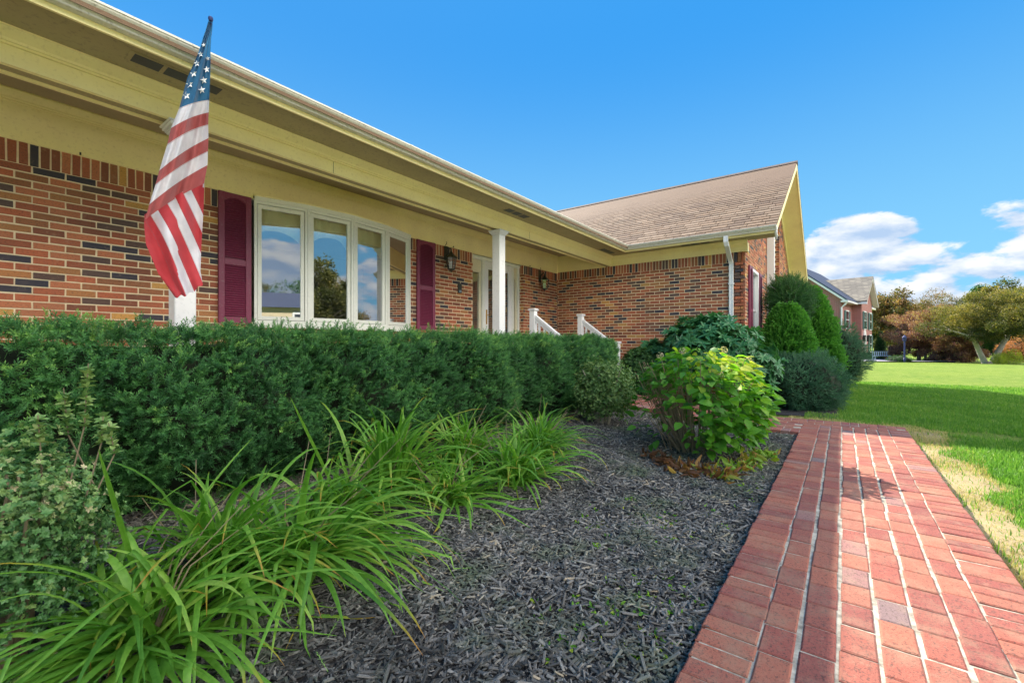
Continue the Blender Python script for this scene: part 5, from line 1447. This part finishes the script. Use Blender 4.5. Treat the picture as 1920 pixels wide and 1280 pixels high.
# ------------------------------------------------------------------ trees
tuft = [tmpl_tuft(7, .22, s) for s in range(4)]
def tree(name, label, x, y, base, height, rx, ry, crown_lo, n, m, seed, size=(.16, .30), bark='bark', trunk_r=.14, fork=None, lump=.22, shell=.75, kind='deciduous', group=None, flat=1.0, lightvar=.3, ntw=40, weep=0, stems=None, cat='tree'):
    r = np.random.default_rng(seed); rr = random.Random(seed)
    t = thing(name, label, cat, (x, y, base), group=group)
    cz = base + crown_lo + (height - crown_lo) * .48; rz = (height - crown_lo) * .55
    nb = 64                                              # foliage clumps on the crown envelope
    parts = []
    d = r.normal(0, 1, (nb * 3, 3)); d /= np.linalg.norm(d, axis=1, keepdims=True); d = d[d[:, 2] > -.85][:nb]
    cc = np.array([x, y, cz]) + d * np.array([rx, ry, rz]) * r.uniform(.35, .95, (len(d), 1))
    if weep: cc[:, 2] -= weep * (np.hypot(cc[:, 0] - x, cc[:, 1] - y) / rx) ** 2 * rz
    cr_ = r.uniform(.13, .30, len(d)) * min(rx, ry) * .9
    k = r.integers(0, len(d), n); e = r.normal(0, 1, (n, 3)); e /= np.linalg.norm(e, axis=1, keepdims=True)
    rad = (1 - shell * .5 * np.abs(r.normal(0, .55, n))) * (1 + lump * vnoise(e, 5, seed))
    P_ = cc[k] + e * (cr_[k] * rad)[:, None] * np.array([1, 1, .72 * flat])
    P_ = P_[P_[:, 2] > base + .12 * height * (0 if weep else 1) + .15]; k = k[:len(P_)]; n = len(P_)
    Dd = r.normal(0, 1, P_.shape)
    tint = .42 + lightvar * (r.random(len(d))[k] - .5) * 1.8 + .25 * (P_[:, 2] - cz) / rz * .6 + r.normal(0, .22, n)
    sz = r.uniform(size[0], size[1], n); q = r.integers(0, len(tuft), n)
    add_mesh('crown', [scatter(tv, tf, P_[q == a], Dd[q == a], sz[q == a], tint[q == a], r=r) for a, (tv, tf, tt) in enumerate(tuft)], M[m], t)
    mb = MB()
    trunks = stems or [((0, 0), (0, 0, crown_lo + .3))]
    tops = []
    for (o0, o1) in trunks:
        p0 = Vector((x + o0[0], y + o0[1], base - .1)); p1 = Vector((x + o1[0], y + o1[1], base + o1[2])); pm = p0.lerp(p1, .5) + Vector((rr.uniform(-.08, .08), rr.uniform(-.08, .08), 0)) * height * .08
        mb.tube([p0 , p0 + (pm - p0) * .15 , pm, p1], [trunk_r * 1.5, trunk_r * 1.1, trunk_r * .9, trunk_r * .7], 10); tops.append(p1)
    mb.build('trunk', M[bark], t, smooth=True)
    mb = MB()
    for i in range(min(len(d), 22)):
        p0 = tops[i % len(tops)]; p2 = Vector(cc[i]); pm = p0.lerp(p2, .5) + Vector((rr.uniform(-.1, .1), rr.uniform(-.1, .1), rr.uniform(.0, .12))) * rx * .5
        mb.tube([p0, p0.lerp(pm, .5), pm, p2], [trunk_r * .5, trunk_r * .38, trunk_r * .25, trunk_r * .08], 6)
        for j in range(2): 
            q_ = p2 + Vector((rr.gauss(0, 1), rr.gauss(0, 1), rr.gauss(0, .7))) * cr_[i] * .6; mb.tube([pm, pm.lerp(q_, .6), q_], [trunk_r * .16, trunk_r * .1, trunk_r * .03], 5)
    mb.build('limbs', M[bark], t)
    return t
def onground(px, d):
    r_ = (px - 960) / F * d; return d * cos(YAW) + r_ * sin(YAW), d * sin(YAW) - r_ * cos(YAW)
BZ = -.36
x, y = onground(1726, 36.8)
tree('maple', 'wide low-branching tree with purple and pinkish leaves right of the far brick house', x, y, BZ + .1, 4.55, 3.95, 3.2, .25, 16000, 'purple', 301, (.16, .30), 'bark', .10, weep=.30, flat=.8, stems=[((-1.6, -.2), (-1.3, 0, 1.5)), ((-.3, .1), (.2, 0, 1.5)), ((1.4, 0), (.9, 0, 1.3))])
x, y = onground(1788, 34.0)
tree('maple', 'low dark purple weeping tree in front of the spreading olive tree', x, y, BZ, 2.3, 2.1, 1.9, .1, 9000, 'purple', 302, (.13, .24), 'bark', .08, weep=.55, flat=.7)
x, y = onground(1872, 31.0)
tree('spreading_tree', 'spreading olive and gold tree with forked pale trunk on the right', x - .3, y + .2, BZ, 5.1, 4.5, 4.2, 1.3, 17000, 'olive', 303, (.14, .26), 'palebark', .17, flat=.85, stems=[((-.5, .5), (-1.2, 1.3, 2.0)), ((-.3, .3), (1.2, -1.0, 2.5))], lightvar=.5)
x, y = onground(1668, 62)
tree('background_tree', 'small reddish green tree just right of the far house roofline', x, y, BZ, 9.0, 4.2, 4, 1.5, 5000, 'autumn', 304, (.5, .8), trunk_r=.2)
x, y = onground(1645, 75)
tree('background_tree', 'dark green tree close behind the far brick house', x, y, BZ, 8.6, 3.5, 3.5, 1, 3500, 'dkgreen', 305, (.5, .8), trunk_r=.2)
x, y = onground(1752, 66)
tree('background_tree', 'thin round bronze-topped tree with bare branches showing, behind the purple tree', x, y, BZ, 9.6, 5.4, 5, 1.5, 3000, 'autumn', 306, (.3, .55), 'palebark', trunk_r=.22, ntw=80)
x, y = onground(1705, 70)
tree('background_tree', 'low bronze tree between the reddish and the round background trees', x, y, BZ, 7.6, 4.6, 4, 1, 4000, 'purple', 307, (.5, .8), trunk_r=.2)
x, y = onground(1808, 72)
tree('background_tree', 'low olive tree between the round tree and the pointed evergreen', x, y, BZ, 7.2, 4.5, 4, 1, 3500, 'olive', 308, (.5, .8), trunk_r=.2)
x, y = onground(1910, 52)
tree('background_tree', 'tall green tree rising behind the olive tree at the right edge', x + 2, y - 1, BZ, 9.4, 5, 5, 1.5, 7000, 'olive', 309, (.4, .7), trunk_r=.25)
x, y = onground(1865, 58)
tree('background_tree', 'dark rounded tree behind the middle of the olive tree', x, y, BZ, 8.2, 4, 4, 1.5, 4500, 'dkgreen', 310, (.4, .7), trunk_r=.2)
x, y = onground(1836, 60)
cn = cone('evergreen', 'pointed dark evergreen rising above the olive tree', 'conifer', (x, y), 2.1, 8.6, 5200, [tmpl_tuft(8, .2, s, .8) for s in range(3)], (.5, .8), M['dkgreen'], 311, .75)
# more wood closing the view between the trunks
r = np.random.default_rng(91)
hedge_spots = [(1640, 95, 'autumn'), (1690, 98, 'olive'), (1742, 100, 'autumn'), (1795, 96, 'dkgreen'), (1850, 92, 'olive'), (1905, 90, 'autumn'), (1965, 88, 'olive'), (2040, 80, 'dkgreen')]
for i, (px, d_, mm) in enumerate(hedge_spots):
    x, y = onground(px, d_)
    tree('background_tree', 'tree in the far row closing the lawn,' + [' nearest the far house', ' behind the left of the purple tree', ' behind the right of the purple tree', ' behind the dark weeping tree', ' left behind the olive tree', ' right behind the olive tree', ' at the right frame edge', ' outside right of the olive tree'][i], x, y, BZ, 6.5 + r.uniform(-.6, .6), 6, 5, .3, 3200, mm, 400 + i, (.7, 1.1), trunk_r=.2, group='far row of trees')
# shrubs on the far lawn
def mini(name, label, px, d_, rx, rz, n, m, seed, size=(.1, .2), z=BZ, core=.6):
    x, y = onground(px, d_)
    return shrub(name, label, 'shrub', (x, y, z + rz * .8), (rx, rx, rz), n, tuft, size, M[m], base_z=z, seed=seed, shell=.5, core=core, stems=6, lump=.2)
mini('shrub', 'yellow-green wispy shrub right of the olive tree trunk', 1895, 30.5, .6, .65, 420, 'yellowbush', 501, core=0)
mini('shrub', 'yellow-green wispy shrub touching the olive tree trunk', 1872, 30.0, .35, .5, 260, 'yellowbush', 502, core=0)
mini('shrub', 'rounded red-orange shrub at the right edge of the lawn', 1918, 36, 1.7, 1.15, 2600, 'redbush', 503, (.14, .26))
mini('shrub', 'low dark clipped hedge block left of the blue lamp post', 1686, 33.5, .75, .34, 1200, 'dkgreen', 504, (.08, .14), core=.85)
mini('shrub', 'low dark shrubs at the foot of the far house front', 1628, 40, .9, .45, 1000, 'dkgreen', 505, (.1, .16), core=.85)
x, y = onground(1651, 41); cone('evergreen', 'small dark conical evergreen behind the bench at the far house', 'conifer', (x, y), .45, 2.6, 1500, [tmpl_tuft(8, .2, s, .8) for s in range(3)], (.14, .22), M['dkgreen'], 506, .9, base=BZ)

# driveway of the far house, bench and lamp post
def gpoly_(pts, z, name, m, label):
    o = mesh_obj(name, [(a, b, z) for a, b in pts], [tuple(range(len(pts)))], m); tag(o, label, kind='structure')
p = [onground(px, d_) for px, d_ in ((1590, 33.2), (1700, 33.0), (1790, 32.6), (1800, 33.3), (1700, 35.2), (1650, 37.5), (1600, 38))]
gpoly_(p, -.15, 'driveway', M['asphalt'], 'grey driveway strip in front of the far brick house')
p = [onground(px, d_) for px, d_ in ((1800, 62), (2100, 58), (2100, 66), (1800, 72))]
gpoly_(p, -.33, 'road', M['concrete'], 'pale far road strip beyond the olive tree')
x, y = onground(1653, 35.5)
t = thing('garden_bench', 'pale blue-grey bench on the driveway by the far brick house', 'bench', (x, y, -.15), rz=R(-60))
t.scale = (.75, .75, .75); mb = MB(); mb.box(-.8, .8, -.22, .22, .42, .46); [mb.box(-.8, .8, -.2 + k * .1, -.13 + k * .1, .461, .475) for k in range(4)]; mb.build('seat', M['benchgrey'], t)
mb = MB(); [mb.box(-.8 + k * .2, -.72 + k * .2, .2, .23, .47, .86) for k in range(8)]; mb.box(-.8, .8, .19, .24, .861, .92); mb.build('backrest', M['benchgrey'], t)
for (a, b) in ((-.74, -.18), (.74, -.18), (-.74, .18), (.74, .18)):
    mb = MB(); mb.box(a - .03, a + .03, b - .03, b + .03, 0, .419); mb.build('leg', M['benchgrey'], t)
x, y = onground(1696, 32.0)
t = thing('lamp_post', 'dark blue lamp post standing before the purple tree', 'lamp post', (x, y, -.14))
BZ0 = BZ; BZ = -.16
mb = MB(); mb.tube([(x, y, BZ), (x, y, BZ + 1.5)], [.05, .045], 10); mb.lathe([(.08, 0), (.08, .12), (.05, .18)], (x, y, BZ + .1), 10); mb.build('pole', M['bluepaint'], t)
mb = MB(); mb.lathe([(0, .02), (.09, .0), (.13, .26), (.15, .27), (.04, .40), (0, .46)], (x, y, BZ + 1.5), 8); mb.build('lamp_head', M['bluepaint'], t)
BZ = BZ0

# ------------------------------------------------------------------ the far brick house
phi = R(10.5)
hx, hy = onground(1577, 40.2)
nb_ = thing('neighbour_house', 'two-storey red brick house with white trim beyond the gable', 'house', (hx, hy, BZ), rz=-phi)
G0 = 0.0
EZ = 5.75
mb = MB(); sl = .84; hw = 4.6
mb.prism([(0, G0), (2 * hw, G0), (2 * hw, EZ), (hw, EZ + hw * sl), (0, EZ)], 'x', 0, 13.5); mb.build('wall', M['farbrick'], nb_)
mb = MB(); bu0, bu1 = 4.6, 10.0; bm = (bu0 + bu1) / 2; bs = .82
mb.prism([(bu0, G0), (bu1, G0), (bu1, EZ + .1), (bm, EZ + .1 + (bm - bu0) * bs), (bu0, EZ + .1)], 'y', -.75, .5); mb.build('bay_wall', M['farbrick'], nb_)
# main roof
mb = MB(); o_ = .45
mb.prism([(-o_, EZ - o_ * sl + .06), (hw, EZ + hw * sl + .06), (2 * hw + o_, EZ - o_ * sl + .06), (2 * hw + o_, EZ - o_ * sl + .2), (hw, EZ + hw * sl + .2), (-o_, EZ - o_ * sl + .2)], 'x', -.28, 13.8)
rf = mb.build('roof', M['slate'], nb_)
mb = MB()
mb.prism([(bu0 - .5, EZ + .1 - .5 * bs + .06), (bm, EZ + .1 + 2.7 * bs + .06), (bu1 + .5, EZ + .1 - .5 * bs + .06), (bu1 + .5, EZ + .1 - .5 * bs + .2), (bm, EZ + .1 + 2.7 * bs + .2), (bu0 - .5, EZ + .1 - .5 * bs + .2)], 'y', -1.25, 3.4)
mb.build('bay_roof', M['farshingle'], nb_)
mb = MB(); mb.box(1.5, 2.3, hw - .3, hw + .5, EZ + 3, EZ + hw * sl + 1.0); mb.build('chimney', M['farbrick'], rf)
# white trim: rake boards, fascia, gutters
mb = MB()
mb.prism([(-o_, EZ - o_ * sl - .16), (hw, EZ + hw * sl - .16), (2 * hw + o_, EZ - o_ * sl - .16), (2 * hw + o_, EZ - o_ * sl + .058), (hw, EZ + hw * sl + .058), (-o_, EZ - o_ * sl + .058)], 'x', -.26, -.02)
mb.box(-.28, bu0 - .5, -o_ - .1, -.02, EZ - .48, EZ - .33); mb.box(bu1 + .4, 13.8, -o_ - .1, -.02, EZ - .48, EZ - .33)
mb.prism([(bu0 - .5, EZ + .1 - .5 * bs - .14), (bm, EZ + .1 + 2.7 * bs - .14), (bu1 + .5, EZ + .1 - .5 * bs - .14), (bu1 + .5, EZ + .1 - .5 * bs + .058), (bm, EZ + .1 + 2.7 * bs + .058), (bu0 - .5, EZ + .1 - .5 * bs + .058)], 'y', -1.23, -.77)
mb.box(bu0 - .52, bu0 - .03, -1.2, .0, EZ - .42, EZ - .30)
mb.build('white_trim', M['white'], nb_)
mb = MB(); mb.tube([(-.12, -.5, EZ - .42), (-.12, -.3, EZ - .7), (-.1, -.06, EZ - .95), (-.1, -.06, 0)], .07, 6); mb.build('downspout', M['white'], nb_)
def fwin(face, u, z0, z1, w, sh=True):
    fr = MB(); pn = MB(); sh_ = MB(); e = -.755 if face == 'bay' else -.005
    fr.box(u - w / 2 - .07, u + w / 2 + .07, e - .07, e, z0 - .08, z1 + .12); f = fr.build('window', M['white'], nb_)
    pn.box(u - w / 2, u + w / 2, e - .085, e - .071, z0, (z0 + z1) / 2 - .03); pn.box(u - w / 2, u + w / 2, e - .085, e - .071, (z0 + z1) / 2 + .03, z1); pn.build('pane', M['glass'], f)
    if sh:
        for s in (-1, 1):
            q = MB(); q.box(u + s * (w / 2 + .09), u + s * (w / 2 + .50), e - .09, e - .001, z0 - .05, z1 + .05); q.build('shutter', M['greenshut'], nb_)
fwin('m', 2.3, 3.0, 4.55, 1.2); fwin('m', 2.3, .75, 2.35, 1.2)
fwin('bay', 6.0, 3.0, 4.6, 1.0); fwin('bay', 8.9, 3.0, 4.6, 1.0); fwin('bay', 8.9, .7, 2.35, 1.0)
mb = MB(); mb.box(5.45, 6.55, -.83, -.751, 0, 2.35); mb.prism([(5.45, 2.351), (6.55, 2.351), (6.4, 2.7), (6.0, 2.95), (5.6, 2.7)], 'y', -.83, -.751); fd = mb.build('door', M['white'], nb_)
mb = MB(); mb.box(5.65, 6.35, -.85, -.831, .05, 2.1); mb.build('door_leaf', M['white'], fd)
for u in (5.05, 6.95):
    mb = MB(); mb.box(u - .08, u + .08, -1.0, -.76, 1.75, 2.15); mb.prism([(u - .12, 2.151), (u + .12, 2.151), (u, 2.35)], 'y', -1.02, -.78); mb.build('lantern', M['bronze'], nb_)
mb = MB(); mb.box(-1.6, -.005, 1.6, 4.0, 2.1, 2.25); mb.prism([(1.5, 2.25), (4.1, 2.25), (4.1, 2.4), (1.5, 2.7)], 'x', -1.7, -.01); mb.build('side_roof', M['slate'], nb_)

# ------------------------------------------------------------------ across the street: what the front window mirrors
t = thing('garage_house', 'tan house with dark roof and white garage doors mirrored in the front window', 'house', (3.5, -36, 0), rz=0)
GX, GY = 3.0, -38.0
mb = MB(); mb.box(GX - 9, GX + 9, GY - 8, GY, 1.9, 4.9); mb.build('wall', paint('tan_siding', (.62, .50, .34), .8, .1), t)
mb = MB(); mb.prism([(GY + .6, 4.8), (GY - 4, 6.7), (GY - 8.6, 4.8)], 'x', GX - 9.6, GX + 9.6); mb.build('roof', M['slate'], t)
for k in (-4.6, -.6):
    mb = MB(); mb.box(GX + k, GX + k + 2.9, GY + .005, GY + .08, 2.2, 4.4); f = mb.build('garage_door', M['white'], t)
    mb = MB(); [mb.box(GX + k + .2 + q * .65, GX + k + .7 + q * .65, GY + .081, GY + .09, 3.8, 4.15) for q in range(4)]; mb.build('pane', M['vent'], f)
for i, (x, y, h, rx, mm) in enumerate(((-9, -46, 9.5, 5, 'olive'), (0, -52, 10, 6, 'dkgreen'), (8, -50, 10, 6, 'olive'), (11.0, -20, 7.4, 3.4, 'olive'), (15.5, -22, 6.0, 3.2, 'autumn'), (25, -24, 6.5, 3.6, 'dkgreen'), (34, -28, 6, 3.6, 'autumn'))):
    tree('garden_tree', 'tree across the street mirrored in the front window' + [', far left behind the garage house', ', directly behind the garage house', ', right behind the garage house', ', dense green one in the second pane', ', reddish one beside the dense green', ', green one in the third pane', ', bronze one at the mirrored right'][i], x, y, -.1, h, rx, rx, 1.0, 6000, mm, 600 + i, (.3, .55), trunk_r=.2, group='trees across the street')
d_ = sheet('street', -60, 60, -20, -14, 30, 4, lambda x, y: -.045 + 0 * x, M['asphalt']); tag(d_, 'grey street behind the viewer', kind='structure')
d_ = sheet('hill', -40, 45, -70, -24, 30, 16, lambda x, y: -.2 + 2.35 * ss(-25, -36, y), M['lawn']); tag(d_, 'lawn bank rising to the house across the street', kind='structure')
d_ = sheet('bounce_apron', -16, 17.5, -13.9, -5.2, 40, 12, lambda x, y: -.03 + 0 * x, paint('bounce_concrete', (.62, .59, .53), .9, .08)); tag(d_, 'added pale apron, unseen behind the viewer, bouncing light onto the porch', kind='structure')  # unseen reflector, added to bounce sunlight up under the porch eaves
